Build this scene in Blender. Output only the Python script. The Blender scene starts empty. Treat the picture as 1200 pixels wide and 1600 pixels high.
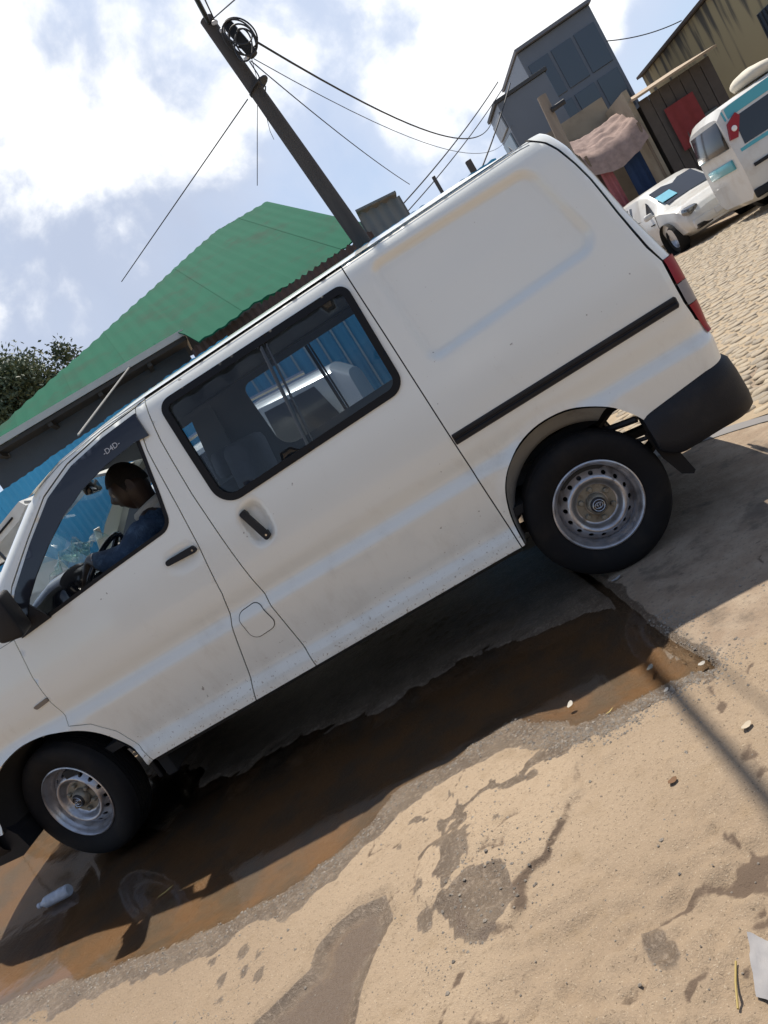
import bpy, bmesh, math, random
import numpy as np
from mathutils import Vector, Matrix
from mathutils.geometry import delaunay_2d_cdt

random.seed(7); RNG = np.random.default_rng(7)
PI = math.pi
scn = bpy.context.scene
COL = scn.collection

# ------------------------------------------------------------------ camera
CAM = np.array([-0.28974326, -3.33146658, 1.34982965])
YAW, PITCH, ROLL = 0.15875873, -0.15917191, 0.56888395
def cam_rot():
    cy, sy, cp, sp, cr, sr = (math.cos(YAW), math.sin(YAW), math.cos(PITCH), math.sin(PITCH), math.cos(ROLL), math.sin(ROLL))
    Rz = np.array([[cy, -sy, 0], [sy, cy, 0], [0, 0, 1]]); Rx = np.array([[1, 0, 0], [0, cp, -sp], [0, sp, cp]])
    Ry = np.array([[cr, 0, sr], [0, 1, 0], [-sr, 0, cr]])
    return Rz @ Rx @ Ry
RC = cam_rot()
cd = bpy.data.cameras.new('camera'); cam = bpy.data.objects.new('camera', cd); COL.objects.link(cam)
cd.sensor_fit = 'VERTICAL'; cd.sensor_height = 24.0; cd.lens = 18.0; cd.clip_start = 0.05; cd.clip_end = 2000
M = Matrix.Identity(4)
for i in range(3):
    M[i][0] = RC[i, 0]; M[i][1] = RC[i, 2]; M[i][2] = -RC[i, 1]; M[i][3] = CAM[i]
cam.matrix_world = M
scn.camera = cam
def ray(px, py):
    d = RC @ np.array([(px - 600) / 1200, 1.0, -(py - 800) / 1200]); return d / np.linalg.norm(d)
def at_y(px, py, y):
    d = ray(px, py); return CAM + d * ((y - CAM[1]) / d[1])

# ------------------------------------------------------------------ sun, sky, exposure
scn.view_settings.view_transform = 'Standard'; scn.view_settings.look = 'None'
scn.view_settings.exposure = 0.38; scn.view_settings.gamma = 1.0; scn.view_settings.use_curve_mapping = False
SUN_EL = math.radians(65.5); SUN_AZ = math.radians(92.5)       # azimuth of the sun in the xy plane, from +x
sun_dir = Vector((math.cos(SUN_AZ) * math.cos(SUN_EL), math.sin(SUN_AZ) * math.cos(SUN_EL), math.sin(SUN_EL)))
ld = bpy.data.lights.new('sun', 'SUN'); ld.energy = 4.6; ld.angle = math.radians(0.55); ld.color = (1.0, 0.93, 0.82)
sun = bpy.data.objects.new('sun', ld); COL.objects.link(sun)
sun.rotation_euler = (-sun_dir).to_track_quat('-Z', 'Y').to_euler()

world = bpy.data.worlds.new('World'); scn.world = world; world.use_nodes = True
def build_world():
    nt = world.node_tree; N = nt.nodes; L = nt.links; N.clear()
    out = N.new('ShaderNodeOutputWorld'); bg = N.new('ShaderNodeBackground'); bg.inputs['Strength'].default_value = 0.1
    L.new(bg.outputs[0], out.inputs[0])
    sky = N.new('ShaderNodeTexSky'); sky.sky_type = 'NISHITA'; sky.sun_disc = False
    sky.sun_elevation = SUN_EL; sky.sun_rotation = math.atan2(sun_dir.x, sun_dir.y); sky.air_density = 1.0; sky.dust_density = 1.6
    sky.altitude = 1200
    tc = N.new('ShaderNodeTexCoord')
    def math_(op, a, b=None, c=None):
        n = N.new('ShaderNodeMath'); n.operation = op
        for i, v in enumerate((a, b, c)):
            if v is None: continue
            if isinstance(v, (int, float)): n.inputs[i].default_value = v
            else: L.new(v, n.inputs[i])
        return n.outputs[0]
    def smooth(v, a, b):
        n = N.new('ShaderNodeMapRange'); n.interpolation_type = 'SMOOTHSTEP'
        L.new(v, n.inputs['Value']); n.inputs['From Min'].default_value = a; n.inputs['From Max'].default_value = b
        return n.outputs[0]
    vec = tc.outputs['Generated']
    def noise(scale, detail, off, dist=0.0):
        mp = N.new('ShaderNodeMapping'); L.new(vec, mp.inputs[0]); mp.inputs['Location'].default_value = off
        n = N.new('ShaderNodeTexNoise'); n.inputs['Scale'].default_value = scale; n.inputs['Detail'].default_value = detail
        n.inputs['Roughness'].default_value = 0.56; n.inputs['Distortion'].default_value = dist
        L.new(mp.outputs[0], n.inputs['Vector']); return n.outputs['Fac']
    # banks of cloud: centre direction, angular radius, weight
    banks = [(40, 70, 15, .82), (230, 120, 11, .75), (90, 200, 8, .55), (380, 70, 8, .8), (300, 210, 7, .55), (490, 0, 6, .6), (650, 150, 6, .85), (740, 60, 6.5, .9),
             (840, 20, 8, .95), (90, 480, 4.5, .6), (190, 370, 5, .6), (120, 340, 12, .22), (710, 230, 6, .45), (1000, 60, 9, .25),
             (60, -250, 25, .9), (700, -300, 22, .8), (-250, 200, 20, .8)]
    tot = None
    for (px, py, r, w) in banks:
        d = ray(px, py)
        dt = N.new('ShaderNodeVectorMath'); dt.operation = 'DOT_PRODUCT'; L.new(vec, dt.inputs[0]); dt.inputs[1].default_value = tuple(d)
        s = math_('MULTIPLY', smooth(dt.outputs['Value'], math.cos(math.radians(r)), math.cos(math.radians(r * .25))), w)
        tot = s if tot is None else math_('MAXIMUM', tot, s)
    # elsewhere: the same broken cumulus all round the sky
    gen = math_('MULTIPLY', smooth(noise(1.7, 3, (3.1, 0, 1.7)), .47, .72), .55)
    sep = N.new('ShaderNodeSeparateXYZ'); L.new(vec, sep.inputs[0])
    front = smooth(sep.outputs['Y'], 0.1, 0.55)
    gen = math_('MULTIPLY', gen, math_('SUBTRACT', 1.0, math_('MULTIPLY', front, .75)))
    tot = math_('MAXIMUM', tot, gen)
    n1 = noise(5.5, 9, (0.3, .2, .9), .25); n2 = noise(14.0, 7, (5.0, 2, .1), .2)
    nn = math_('ADD', math_('MULTIPLY', math_('SUBTRACT', n1, .5), 1.9), math_('MULTIPLY', math_('SUBTRACT', n2, .5), .55))
    dens = math_('ADD', tot, nn)
    thick = smooth(dens, .46, .92); veil = math_('ADD', math_('MULTIPLY', front, .42), math_('MULTIPLY', smooth(dens, -.35, .6), .5))
    cl = N.new('ShaderNodeMixRGB'); L.new(smooth(math_('ADD', dens, math_('MULTIPLY', math_('SUBTRACT', n2, .5), .5)), .3, .8), cl.inputs[0])
    cl.inputs[1].default_value = (5.6, 6.2, 7.4, 1); cl.inputs[2].default_value = (9.4, 9.5, 9.6, 1)
    m1 = N.new('ShaderNodeMixRGB'); L.new(veil, m1.inputs[0]); L.new(sky.outputs[0], m1.inputs[1]); m1.inputs[2].default_value = (5.1, 5.8, 7.2, 1)
    gb = N.new('ShaderNodeVectorMath'); gb.operation = 'DOT_PRODUCT'; L.new(vec, gb.inputs[0]); gb.inputs[1].default_value = tuple(ray(90, 330))
    gf = math_('MULTIPLY', smooth(math_('ADD', gb.outputs['Value'], math_('MULTIPLY', math_('SUBTRACT', n1, .5), .06)), math.cos(math.radians(15)), math.cos(math.radians(4))), .8)
    m0 = N.new('ShaderNodeMixRGB'); L.new(gf, m0.inputs[0]); L.new(m1.outputs[0], m0.inputs[1]); m0.inputs[2].default_value = (4.0, 4.55, 5.8, 1); m1 = m0
    m2 = N.new('ShaderNodeMixRGB'); L.new(thick, m2.inputs[0]); L.new(m1.outputs[0], m2.inputs[1]); L.new(cl.outputs[0], m2.inputs[2])
    L.new(m2.outputs[0], bg.inputs['Color'])
build_world()

# ------------------------------------------------------------------ noise in numpy
def _hash(ix, iy, seed):
    v = np.sin(ix * 127.1 + iy * 311.7 + seed * 74.7) * 43758.5453
    return v - np.floor(v)
def vnoise(x, y, seed=0):
    ix = np.floor(x); iy = np.floor(y); fx = x - ix; fy = y - iy
    ux = fx * fx * fx * (fx * (fx * 6 - 15) + 10); uy = fy * fy * fy * (fy * (fy * 6 - 15) + 10)
    a = _hash(ix, iy, seed); b = _hash(ix + 1, iy, seed); c = _hash(ix, iy + 1, seed); d = _hash(ix + 1, iy + 1, seed)
    return a + (b - a) * ux + (c - a) * uy + (a - b - c + d) * ux * uy
def fbm(x, y, octv=4, seed=0):
    s = 0; a = .5; t = 0
    for k in range(octv):
        s = s + a * vnoise(x, y, seed + k * 13); t += a; a *= .5
        x, y = x * 1.97 * .8 - y * 1.97 * .6 + 3.7, x * 1.97 * .6 + y * 1.97 * .8 + 1.3
    return s / t
def sstep(a, b, v):
    t = np.clip((v - a) / (b - a), 0, 1); return t * t * (3 - 2 * t)
def sdf_poly(X, Y, poly):
    P = np.array(poly, float); d = np.full(np.shape(X), 1e9); inside = np.zeros(np.shape(X), bool)
    for i in range(len(P)):
        a = P[i]; b = P[(i + 1) % len(P)]; e = b - a
        wx = X - a[0]; wy = Y - a[1]; t = np.clip((wx * e[0] + wy * e[1]) / (e @ e + 1e-12), 0, 1)
        d = np.minimum(d, (wx - e[0] * t) ** 2 + (wy - e[1] * t) ** 2)
        c = ((a[1] > Y) != (b[1] > Y)) & (X < (b[0] - a[0]) * (Y - a[1]) / (b[1] - a[1] + 1e-12) + a[0])
        inside ^= c
    d = np.sqrt(d); return np.where(inside, -d, d)
def seg_dist(X, Y, pts):
    d = np.full(np.shape(X), 1e9)
    for a, b in zip(pts[:-1], pts[1:]):
        a = np.array(a, float); b = np.array(b, float); e = b - a
        wx = X - a[0]; wy = Y - a[1]; t = np.clip((wx * e[0] + wy * e[1]) / (e @ e + 1e-12), 0, 1)
        d = np.minimum(d, np.hypot(wx - e[0] * t, wy - e[1] * t))
    return d

# ------------------------------------------------------------------ object helpers
def props(o, label=None, cat=None, group=None, kind=None):
    if label: o['label'] = label
    if cat: o['category'] = cat
    if group: o['group'] = group
    if kind: o['kind'] = kind
    return o
def thing(name, loc, label, cat, group=None, rz=0.0):
    o = bpy.data.objects.new(name, None); COL.objects.link(o); o.location = loc; o.rotation_euler = (0, 0, rz)
    o.empty_display_size = .2
    return props(o, label, cat, group)
def world_of(o):
    m = Matrix.LocRotScale(o.location, o.rotation_euler.to_quaternion(), o.scale)
    return world_of(o.parent) @ m if o.parent else m
def put(name, verts, faces, mat, parent=None, smooth=False, local=False, sharp=None):
    """link one mesh object; verts are in world space unless local (then in the parent's space)"""
    me = bpy.data.meshes.new(name)
    V = np.asarray(verts, float).reshape(-1, 3)
    if parent is not None and not local:
        mi = np.array(world_of(parent).inverted()); V = V @ mi[:3, :3].T + mi[:3, 3]
    me.from_pydata([tuple(v) for v in V], [], [tuple(int(i) for i in f) for f in faces])
    mats = mat if isinstance(mat, (list, tuple)) else [mat]
    for m in mats: me.materials.append(m)
    if smooth: me.polygons.foreach_set('use_smooth', np.ones(len(me.polygons), bool))
    me.update()
    if sharp is not None and smooth:
        me.set_sharp_from_angle(angle=math.radians(sharp))
    o = bpy.data.objects.new(name, me); COL.objects.link(o)
    if parent is not None: o.parent = parent
    return o

class MB:
    def __init__(s): s.v = []; s.f = []
    def add(s, verts, faces):
        n = len(s.v); s.v += [tuple(map(float, v)) for v in verts]; s.f += [tuple(i + n for i in f) for f in faces]; return s
    def box(s, c, size, rot=None, bev=0.0):
        x, y, z = [d / 2 for d in size]
        if bev <= 0:
            P = [(-x, -y, -z), (x, -y, -z), (x, y, -z), (-x, y, -z), (-x, -y, z), (x, -y, z), (x, y, z), (-x, y, z)]
            F = [(0, 3, 2, 1), (4, 5, 6, 7), (0, 1, 5, 4), (1, 2, 6, 5), (2, 3, 7, 6), (3, 0, 4, 7)]
        else:
            bm = bmesh.new(); bmesh.ops.create_cube(bm, size=1.0)
            for v in bm.verts: v.co = Vector((v.co.x * 2 * x, v.co.y * 2 * y, v.co.z * 2 * z))
            bmesh.ops.bevel(bm, geom=bm.edges[:], offset=bev, segments=2, profile=.5, affect='EDGES')
            bm.verts.ensure_lookup_table(); P = [tuple(v.co) for v in bm.verts]; F = [tuple(v.index for v in f.verts) for f in bm.faces]; bm.free()
        if rot is not None: P = [tuple(rot @ Vector(p)) for p in P]
        return s.add([(p[0] + c[0], p[1] + c[1], p[2] + c[2]) for p in P], F)
    def tube(s, pts, r, n=8, cap=True, closed=False):
        pts = [Vector(p) for p in pts]; R = r if isinstance(r, (list, tuple)) else [r] * len(pts)
        V = []; up = Vector((0, 0, 1)); prev = None; m = len(pts)
        for i, p in enumerate(pts):
            if closed: t = pts[(i + 1) % m] - pts[i - 1]
            else: t = (pts[min(i + 1, m - 1)] - pts[max(i - 1, 0)])
            t.normalize()
            if prev is None:
                a = up if abs(t.z) < .9 else Vector((1, 0, 0)); u = t.cross(a).normalized()
            else: u = (prev - t * prev.dot(t)).normalized()
            prev = u; w = t.cross(u)
            for k in range(n):
                an = 2 * PI * k / n; V.append(p + (u * math.cos(an) + w * math.sin(an)) * R[i])
        F = []
        for i in range(m if closed else m - 1):
            j = (i + 1) % m
            for k in range(n):
                F.append((i * n + k, i * n + (k + 1) % n, j * n + (k + 1) % n, j * n + k))
        if cap and not closed:
            F.append(tuple(range(n - 1, -1, -1))); F.append(tuple((m - 1) * n + k for k in range(n)))
        return s.add(V, F)
    def lathe(s, prof, n=48, mtx=None, closed=False):
        """prof (radius, axial) round the local y axis"""
        V = []; F = []; m = len(prof)
        for r, a in prof:
            for k in range(n):
                t = 2 * PI * k / n; p = Vector((r * math.cos(t), a, r * math.sin(t))); V.append(mtx @ p if mtx else p)
        for i in range(m if closed else m - 1):
            j = (i + 1) % m
            for k in range(n): F.append((i * n + k, i * n + (k + 1) % n, j * n + (k + 1) % n, j * n + k))
        return s.add(V, F)
    def prism(s, poly, a, b, axis='y'):
        n = len(poly)
        def P(u, v, w): return (u, w, v) if axis == 'y' else ((w, u, v) if axis == 'x' else (u, v, w))
        V = [P(u, v, a) for u, v in poly] + [P(u, v, b) for u, v in poly]
        F = [tuple(range(n)), tuple(range(2 * n - 1, n - 1, -1))] + [(i, i + n, (i + 1) % n + n, (i + 1) % n) for i in range(n)]
        return s.add(V, F)
    def build(s, name, mat, parent=None, smooth=False, sharp=35, local=False, fix=True):
        o = put(name, s.v, s.f, mat, parent, smooth, local, sharp if smooth else None)
        if fix:
            bm = bmesh.new(); bm.from_mesh(o.data); bmesh.ops.recalc_face_normals(bm, faces=bm.faces[:]); bm.to_mesh(o.data); bm.free()
            if smooth: o.data.set_sharp_from_angle(angle=math.radians(sharp))
        return o

def rpoly(corners, n=7):
    """polygon with rounded corners: (u, v, radius)"""
    out = []; m = len(corners)
    for i, c in enumerate(corners):
        p = np.array(c[:2], float); r = c[2] if len(c) > 2 else 0
        if r <= 0: out.append(tuple(p)); continue
        a = np.array(corners[i - 1][:2], float) - p; b = np.array(corners[(i + 1) % m][:2], float) - p
        la, lb = np.linalg.norm(a), np.linalg.norm(b); a /= la; b /= lb
        ang = math.acos(np.clip(a @ b, -1, 1)); t = min(r / math.tan(ang / 2), la * .48, lb * .48); rr = t * math.tan(ang / 2)
        cen = p + (a + b) / np.linalg.norm(a + b) * rr / math.sin(ang / 2)
        p0 = p + a * t; p1 = p + b * t
        a0 = math.atan2(*(p0 - cen)[::-1]); a1 = math.atan2(*(p1 - cen)[::-1]); da = (a1 - a0 + PI) % (2 * PI) - PI
        for k in range(n + 1):
            an = a0 + da * k / n; out.append((cen[0] + rr * math.cos(an), cen[1] + rr * math.sin(an)))
    return out
def offset_poly(poly, d):
    """positive d shrinks"""
    P = np.array(poly, float); n = len(P); area = 0.5 * np.sum(P[:, 0] * np.roll(P[:, 1], -1) - np.roll(P[:, 0], -1) * P[:, 1])
    sg = 1 if area > 0 else -1; out = []
    for i in range(n):
        e0 = P[i] - P[i - 1]; e1 = P[(i + 1) % n] - P[i]
        e0 /= np.linalg.norm(e0) + 1e-12; e1 /= np.linalg.norm(e1) + 1e-12
        n0 = np.array([-e0[1], e0[0]]) * sg; n1 = np.array([-e1[1], e1[0]]) * sg
        b = n0 + n1; l = np.linalg.norm(b); b = b / l if l > 1e-6 else n0
        out.append(tuple(P[i] + b * d / max(.5, b @ n0)))
    return out
def densify(poly, res, closed=True):
    out = []; n = len(poly)
    for i in range(n if closed else n - 1):
        a = np.array(poly[i], float); b = np.array(poly[(i + 1) % n], float); k = max(1, int(math.ceil(np.linalg.norm(b - a) / res)))
        out += [tuple(a + (b - a) * j / k) for j in range(k)]
    if not closed: out.append(tuple(poly[-1]))
    return out
def triangulate(poly, holes=(), res=.03):
    loops = [densify(poly, res)] + [densify(h, res) for h in holes]
    pts = []; edges = []; spans = []
    for lp in loops:
        n0 = len(pts); pts += lp; m = len(lp); edges += [(n0 + i, n0 + (i + 1) % m) for i in range(m)]; spans.append((n0, m))
    B = np.array(pts); lo = B.min(0); hi = B.max(0)
    gx, gy = np.meshgrid(np.arange(lo[0], hi[0], res), np.arange(lo[1], hi[1], res * .87)); gx = gx + (np.arange(gx.shape[0]) % 2)[:, None] * res * .5
    g = np.stack([gx.ravel(), gy.ravel()], 1); d = sdf_poly(g[:, 0], g[:, 1], loops[0]); ok = d < -res * .55
    for h in loops[1:]: ok &= sdf_poly(g[:, 0], g[:, 1], h) > res * .55
    allp = pts + [tuple(p) for p in g[ok]]
    r = delaunay_2d_cdt([Vector(p) for p in allp], edges, [], 0, 1e-7)
    V = np.array([tuple(v) for v in r[0]]); F = np.array([tuple(f) for f in r[2]]); back = {}
    for i, og in enumerate(r[3]):
        for k in og: back[k] = i
    c = V[F].mean(1); ins = sdf_poly(c[:, 0], c[:, 1], loops[0]) < 0
    for h in loops[1:]: ins &= sdf_poly(c[:, 0], c[:, 1], h) > 0
    F = F[ins]; p = V[F]; ar = (p[:, 1, 0] - p[:, 0, 0]) * (p[:, 2, 1] - p[:, 0, 1]) - (p[:, 2, 0] - p[:, 0, 0]) * (p[:, 1, 1] - p[:, 0, 1]); F = np.where((ar < 0)[:, None], F[:, ::-1], F)
    return V, F, [[back[n0 + i] for i in range(m)] for n0, m in spans]

# ------------------------------------------------------------------ materials
def mat(name, col, rough=.6, metal=0.0, var=0.0, vscale=8.0, bump=0.0, bscale=40.0, coat=0.0, spec=.5, dirt=None, dirt_amt=.0, dscale=3.0, coords='Object', stretch=(1, 1, 1)):
    m = bpy.data.materials.new(name); m.use_nodes = True; nt = m.node_tree; N = nt.nodes; L = nt.links
    b = N['Principled BSDF']; b.inputs['Roughness'].default_value = rough; b.inputs['Metallic'].default_value = metal
    b.inputs['Base Color'].default_value = (*col, 1); b.inputs['Coat Weight'].default_value = coat; b.inputs['Coat Roughness'].default_value = .06
    b.inputs['Specular IOR Level'].default_value = spec
    if var or bump or dirt:
        tc = N.new('ShaderNodeTexCoord'); mp = N.new('ShaderNodeMapping'); L.new(tc.outputs[coords], mp.inputs[0]); mp.inputs['Scale'].default_value = stretch
        src = None
        if var:
            n = N.new('ShaderNodeTexNoise'); n.inputs['Scale'].default_value = vscale; n.inputs['Detail'].default_value = 6; L.new(mp.outputs[0], n.inputs['Vector'])
            hs = N.new('ShaderNodeMixRGB'); L.new(n.outputs['Fac'], hs.inputs[0])
            hs.inputs[1].default_value = (*[c * (1 - var) for c in col], 1); hs.inputs[2].default_value = (*[min(1, c * (1 + var)) for c in col], 1)
            src = hs.outputs[0]
        if dirt:
            n = N.new('ShaderNodeTexNoise'); n.inputs['Scale'].default_value = dscale; n.inputs['Detail'].default_value = 8; n.inputs['Roughness'].default_value = .62; L.new(mp.outputs[0], n.inputs['Vector'])
            r = N.new('ShaderNodeMapRange'); r.interpolation_type = 'SMOOTHSTEP'; L.new(n.outputs['Fac'], r.inputs[0]); r.inputs[1].default_value = .46; r.inputs[2].default_value = .72; r.inputs[4].default_value = dirt_amt
            dm = N.new('ShaderNodeMixRGB'); L.new(r.outputs[0], dm.inputs[0])
            if src: L.new(src, dm.inputs[1])
            else: dm.inputs[1].default_value = (*col, 1)
            dm.inputs[2].default_value = (*dirt, 1); src = dm.outputs[0]
        if src: L.new(src, b.inputs['Base Color'])
        if bump:
            n = N.new('ShaderNodeTexNoise'); n.inputs['Scale'].default_value = bscale; n.inputs['Detail'].default_value = 5; L.new(mp.outputs[0], n.inputs['Vector'])
            bp = N.new('ShaderNodeBump'); bp.inputs['Strength'].default_value = bump; bp.inputs['Distance'].default_value = .01; L.new(n.outputs['Fac'], bp.inputs['Height']); L.new(bp.outputs[0], b.inputs['Normal'])
    return m
def glass(name, tint, ior=1.5, rough=.02):
    m = bpy.data.materials.new(name); m.use_nodes = True; nt = m.node_tree; N = nt.nodes; L = nt.links; N.clear()
    o = N.new('ShaderNodeOutputMaterial'); mx = N.new('ShaderNodeMixShader'); t = N.new('ShaderNodeBsdfTransparent'); t.inputs[0].default_value = (*tint, 1)
    g = N.new('ShaderNodeBsdfGlossy'); g.inputs['Roughness'].default_value = rough; f = N.new('ShaderNodeFresnel'); ge = N.new('ShaderNodeNewGeometry'); iv = N.new('ShaderNodeMapRange'); L.new(ge.outputs['Backfacing'], iv.inputs[0]); iv.inputs[3].default_value = ior; iv.inputs[4].default_value = 1 / ior; L.new(iv.outputs[0], f.inputs[0])
    L.new(f.outputs[0], mx.inputs[0]); L.new(t.outputs[0], mx.inputs[1]); L.new(g.outputs[0], mx.inputs[2]); L.new(mx.outputs[0], o.inputs[0]); return m

MT = {}
def body_paint():
    m = mat('white_paint', (.83, .838, .775), .30, coat=.9, var=.02, vscale=2.5)
    nt = m.node_tree; N = nt.nodes; L = nt.links; b = N['Principled BSDF']
    src = b.inputs['Base Color'].links[0].from_socket
    tc = N.new('ShaderNodeTexCoord'); n = N.new('ShaderNodeTexNoise'); n.inputs['Scale'].default_value = 7; n.inputs['Detail'].default_value = 10; n.inputs['Roughness'].default_value = .7
    mp = N.new('ShaderNodeMapping'); mp.inputs['Scale'].default_value = (1, 1, .45); L.new(tc.outputs['Object'], mp.inputs[0]); L.new(mp.outputs[0], n.inputs['Vector'])
    sp = N.new('ShaderNodeSeparateXYZ'); L.new(tc.outputs['Object'], sp.inputs[0])
    low = N.new('ShaderNodeMapRange'); low.inputs[1].default_value = 1.25; low.inputs[2].default_value = .3; low.inputs[3].default_value = -.07; low.inputs[4].default_value = .13; L.new(sp.outputs['Z'], low.inputs[0])
    ad = N.new('ShaderNodeMath'); L.new(n.outputs['Fac'], ad.inputs[0]); L.new(low.outputs[0], ad.inputs[1])
    r = N.new('ShaderNodeMapRange'); r.interpolation_type = 'SMOOTHSTEP'; L.new(ad.outputs[0], r.inputs[0]); r.inputs[1].default_value = .54; r.inputs[2].default_value = .82; r.inputs[4].default_value = .24
    mx = N.new('ShaderNodeMixRGB'); L.new(r.outputs[0], mx.inputs[0]); L.new(src, mx.inputs[1]); mx.inputs[2].default_value = (.44, .38, .29, 1)
    # fine mud flecks thrown up along the sill
    n2 = N.new('ShaderNodeTexNoise'); n2.inputs['Scale'].default_value = 90; n2.inputs['Detail'].default_value = 3; L.new(tc.outputs['Object'], n2.inputs['Vector'])
    lo2 = N.new('ShaderNodeMapRange'); lo2.inputs[1].default_value = .62; lo2.inputs[2].default_value = .33; lo2.inputs[3].default_value = -.06; lo2.inputs[4].default_value = .09; L.new(sp.outputs['Z'], lo2.inputs[0])
    a2 = N.new('ShaderNodeMath'); L.new(n2.outputs['Fac'], a2.inputs[0]); L.new(lo2.outputs[0], a2.inputs[1])
    r2 = N.new('ShaderNodeMapRange'); L.new(a2.outputs[0], r2.inputs[0]); r2.inputs[1].default_value = .68; r2.inputs[2].default_value = .76; r2.inputs[4].default_value = .7
    mx2 = N.new('ShaderNodeMixRGB'); L.new(r2.outputs[0], mx2.inputs[0]); L.new(mx.outputs[0], mx2.inputs[1]); mx2.inputs[2].default_value = (.25, .17, .1, 1)
    n4 = N.new('ShaderNodeTexNoise'); n4.inputs['Scale'].default_value = 26; n4.inputs['Detail'].default_value = 2; L.new(tc.outputs['Object'], n4.inputs['Vector'])
    r4 = N.new('ShaderNodeMapRange'); L.new(n4.outputs['Fac'], r4.inputs[0]); r4.inputs[1].default_value = .765; r4.inputs[2].default_value = .785; r4.inputs[4].default_value = .65
    mx3 = N.new('ShaderNodeMixRGB'); L.new(r4.outputs[0], mx3.inputs[0]); L.new(mx2.outputs[0], mx3.inputs[1]); mx3.inputs[2].default_value = (.16, .12, .09, 1); mx2 = mx3
    L.new(mx2.outputs[0], b.inputs['Base Color'])
    rr = N.new('ShaderNodeMapRange'); L.new(r.outputs[0], rr.inputs[0]); rr.inputs[2].default_value = .55; rr.inputs[3].default_value = .3; rr.inputs[4].default_value = .55; L.new(rr.outputs[0], b.inputs['Roughness'])
    # very slight waviness of pressed sheet metal
    n3 = N.new('ShaderNodeTexNoise'); n3.inputs['Scale'].default_value = 3.2; n3.inputs['Detail'].default_value = 1.5; L.new(tc.outputs['Object'], n3.inputs['Vector'])
    bp = N.new('ShaderNodeBump'); bp.inputs['Strength'].default_value = .22; bp.inputs['Distance'].default_value = .02; L.new(n3.outputs['Fac'], bp.inputs['Height']); L.new(bp.outputs[0], b.inputs['Normal'])
    return m
MT['paint'] = body_paint()
MT['black_plastic'] = mat('black_plastic', (.010, .0105, .013), .55, spec=.35, var=.25, vscale=6, bump=.15, bscale=220, dirt=(.06, .05, .04), dirt_amt=.3, dscale=5)
MT['gloss_black'] = mat('gloss_black', (.012, .013, .017), .16, coat=.4)
MT['rubber'] = mat('rubber', (.007, .007, .008), .6, var=.2, spec=.3)
MT['tyre'] = mat('tyre_rubber', (.0075, .0075, .0085), .75, var=.2, vscale=9, dirt=(.03, .024, .018), dirt_amt=.4, dscale=7, spec=.25)
MT['visor'] = mat('smoked_visor', (.016, .018, .026), .14, coat=.3)
MT['seam'] = mat('seam_shadow', (.02, .02, .02), .9)
MT['steel'] = mat('wheel_steel', (.50, .51, .54), .33, metal=.8, var=.14, vscale=14, dirt=(.13, .1, .07), dirt_amt=.6, dscale=11, bump=.1, bscale=120)
MT['hub'] = mat('hub_metal', (.27, .25, .2), .5, metal=.4, var=.25, vscale=30, dirt=(.09, .06, .035), dirt_amt=.85, dscale=18)
MT['dark_metal'] = mat('dark_metal', (.03, .03, .032), .55, metal=.3, var=.2)
MT['liner'] = mat('arch_liner', (.27, .27, .255), .85, var=.25, vscale=5, dirt=(.12, .11, .10), dirt_amt=.7, dscale=6)
MT['black_liner'] = mat('black_liner', (.012, .012, .012), .9)
MT['trim'] = mat('interior_trim', (.15, .168, .195), .7, var=.06)
MT['seat'] = mat('seat_cloth', (.27, .29, .33), .9, var=.12, vscale=30, bump=.2, bscale=300)
MT['dash'] = mat('dash_plastic', (.25, .28, .3), .5, var=.06)
MT['floor'] = mat('cabin_floor', (.03, .03, .03), .9)
MT['glass_dark'] = glass('tinted_glass', (.58, .62, .65), 1.5)
MT['glass'] = glass('clear_glass', (.86, .9, .9))
MT['red_lens'] = mat('red_lens', (.27, .008, .022), .35, coat=.08, spec=.3, var=.1, vscale=30)
MT['clear_lens'] = mat('clear_lens', (.25, .24, .25), .3, coat=.1, spec=.3, var=.15, vscale=40)
MT['chrome'] = mat('chrome', (.6, .6, .62), .15, metal=1.0)
MT['pale_print'] = mat('pale_print', (.55, .56, .58), .5)

# ------------------------------------------------------------------ ground
PUD = [(-6.0, -0.55), (-5.0, -.62), (-4.0, -.70), (-3.16, -0.76), (-2.79, -0.82), (-2.44, -0.91), (-2.13, -0.96), (-1.90, -1.01), (-1.61, -0.97), (-1.42, -0.88), (-1.2, -0.75),
       (-1.01, -0.75), (-0.89, -0.69), (-0.73, -0.70), (-0.52, -0.90), (-0.38, -0.95), (-0.2, -0.99), (-0.06, -0.98), (-0.13, -.5), (-.17, -.25), (-.30, -.12), (-.7, .02), (-1.2, .10), (-1.9, .16), (-2.5, .3), (-2.9, .9), (-3.6, 1.15), (-4.4, 1.2), (-6, 1.3)]
PUDW = [(-6.0, -.55), (-3.16, -.7), (-1.82, -.85), (-.2, -.9), (-.17, -.1), (-.24, .5), (-.3, 1.0), (-1.0, 1.35), (-2.2, 1.5), (-3.6, 1.15), (-4.4, 1.2), (-6, 1.3)]
SPOT1 = [(-1.26, -1.31), (-1.35, -1.29), (-1.42, -1.32), (-1.48, -1.38), (-1.48, -1.46), (-1.57, -1.52), (-1.70, -1.58), (-1.75, -1.75), (-1.35, -1.80), (-1.31, -1.6), (-1.27, -1.49), (-1.23, -1.42)]
SPOT2 = [(-1.06, -1.47), (-0.95, -1.41), (-0.84, -1.46), (-0.80, -1.58), (-0.87, -1.65), (-0.93, -1.70), (-1.0, -1.66)]
SLIT = [(-.3, 1.0), (-.235, .5), (-.16, -.1), (-.135, -.57), (-.05, -1.0)]
WATER_Z = -.008
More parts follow.
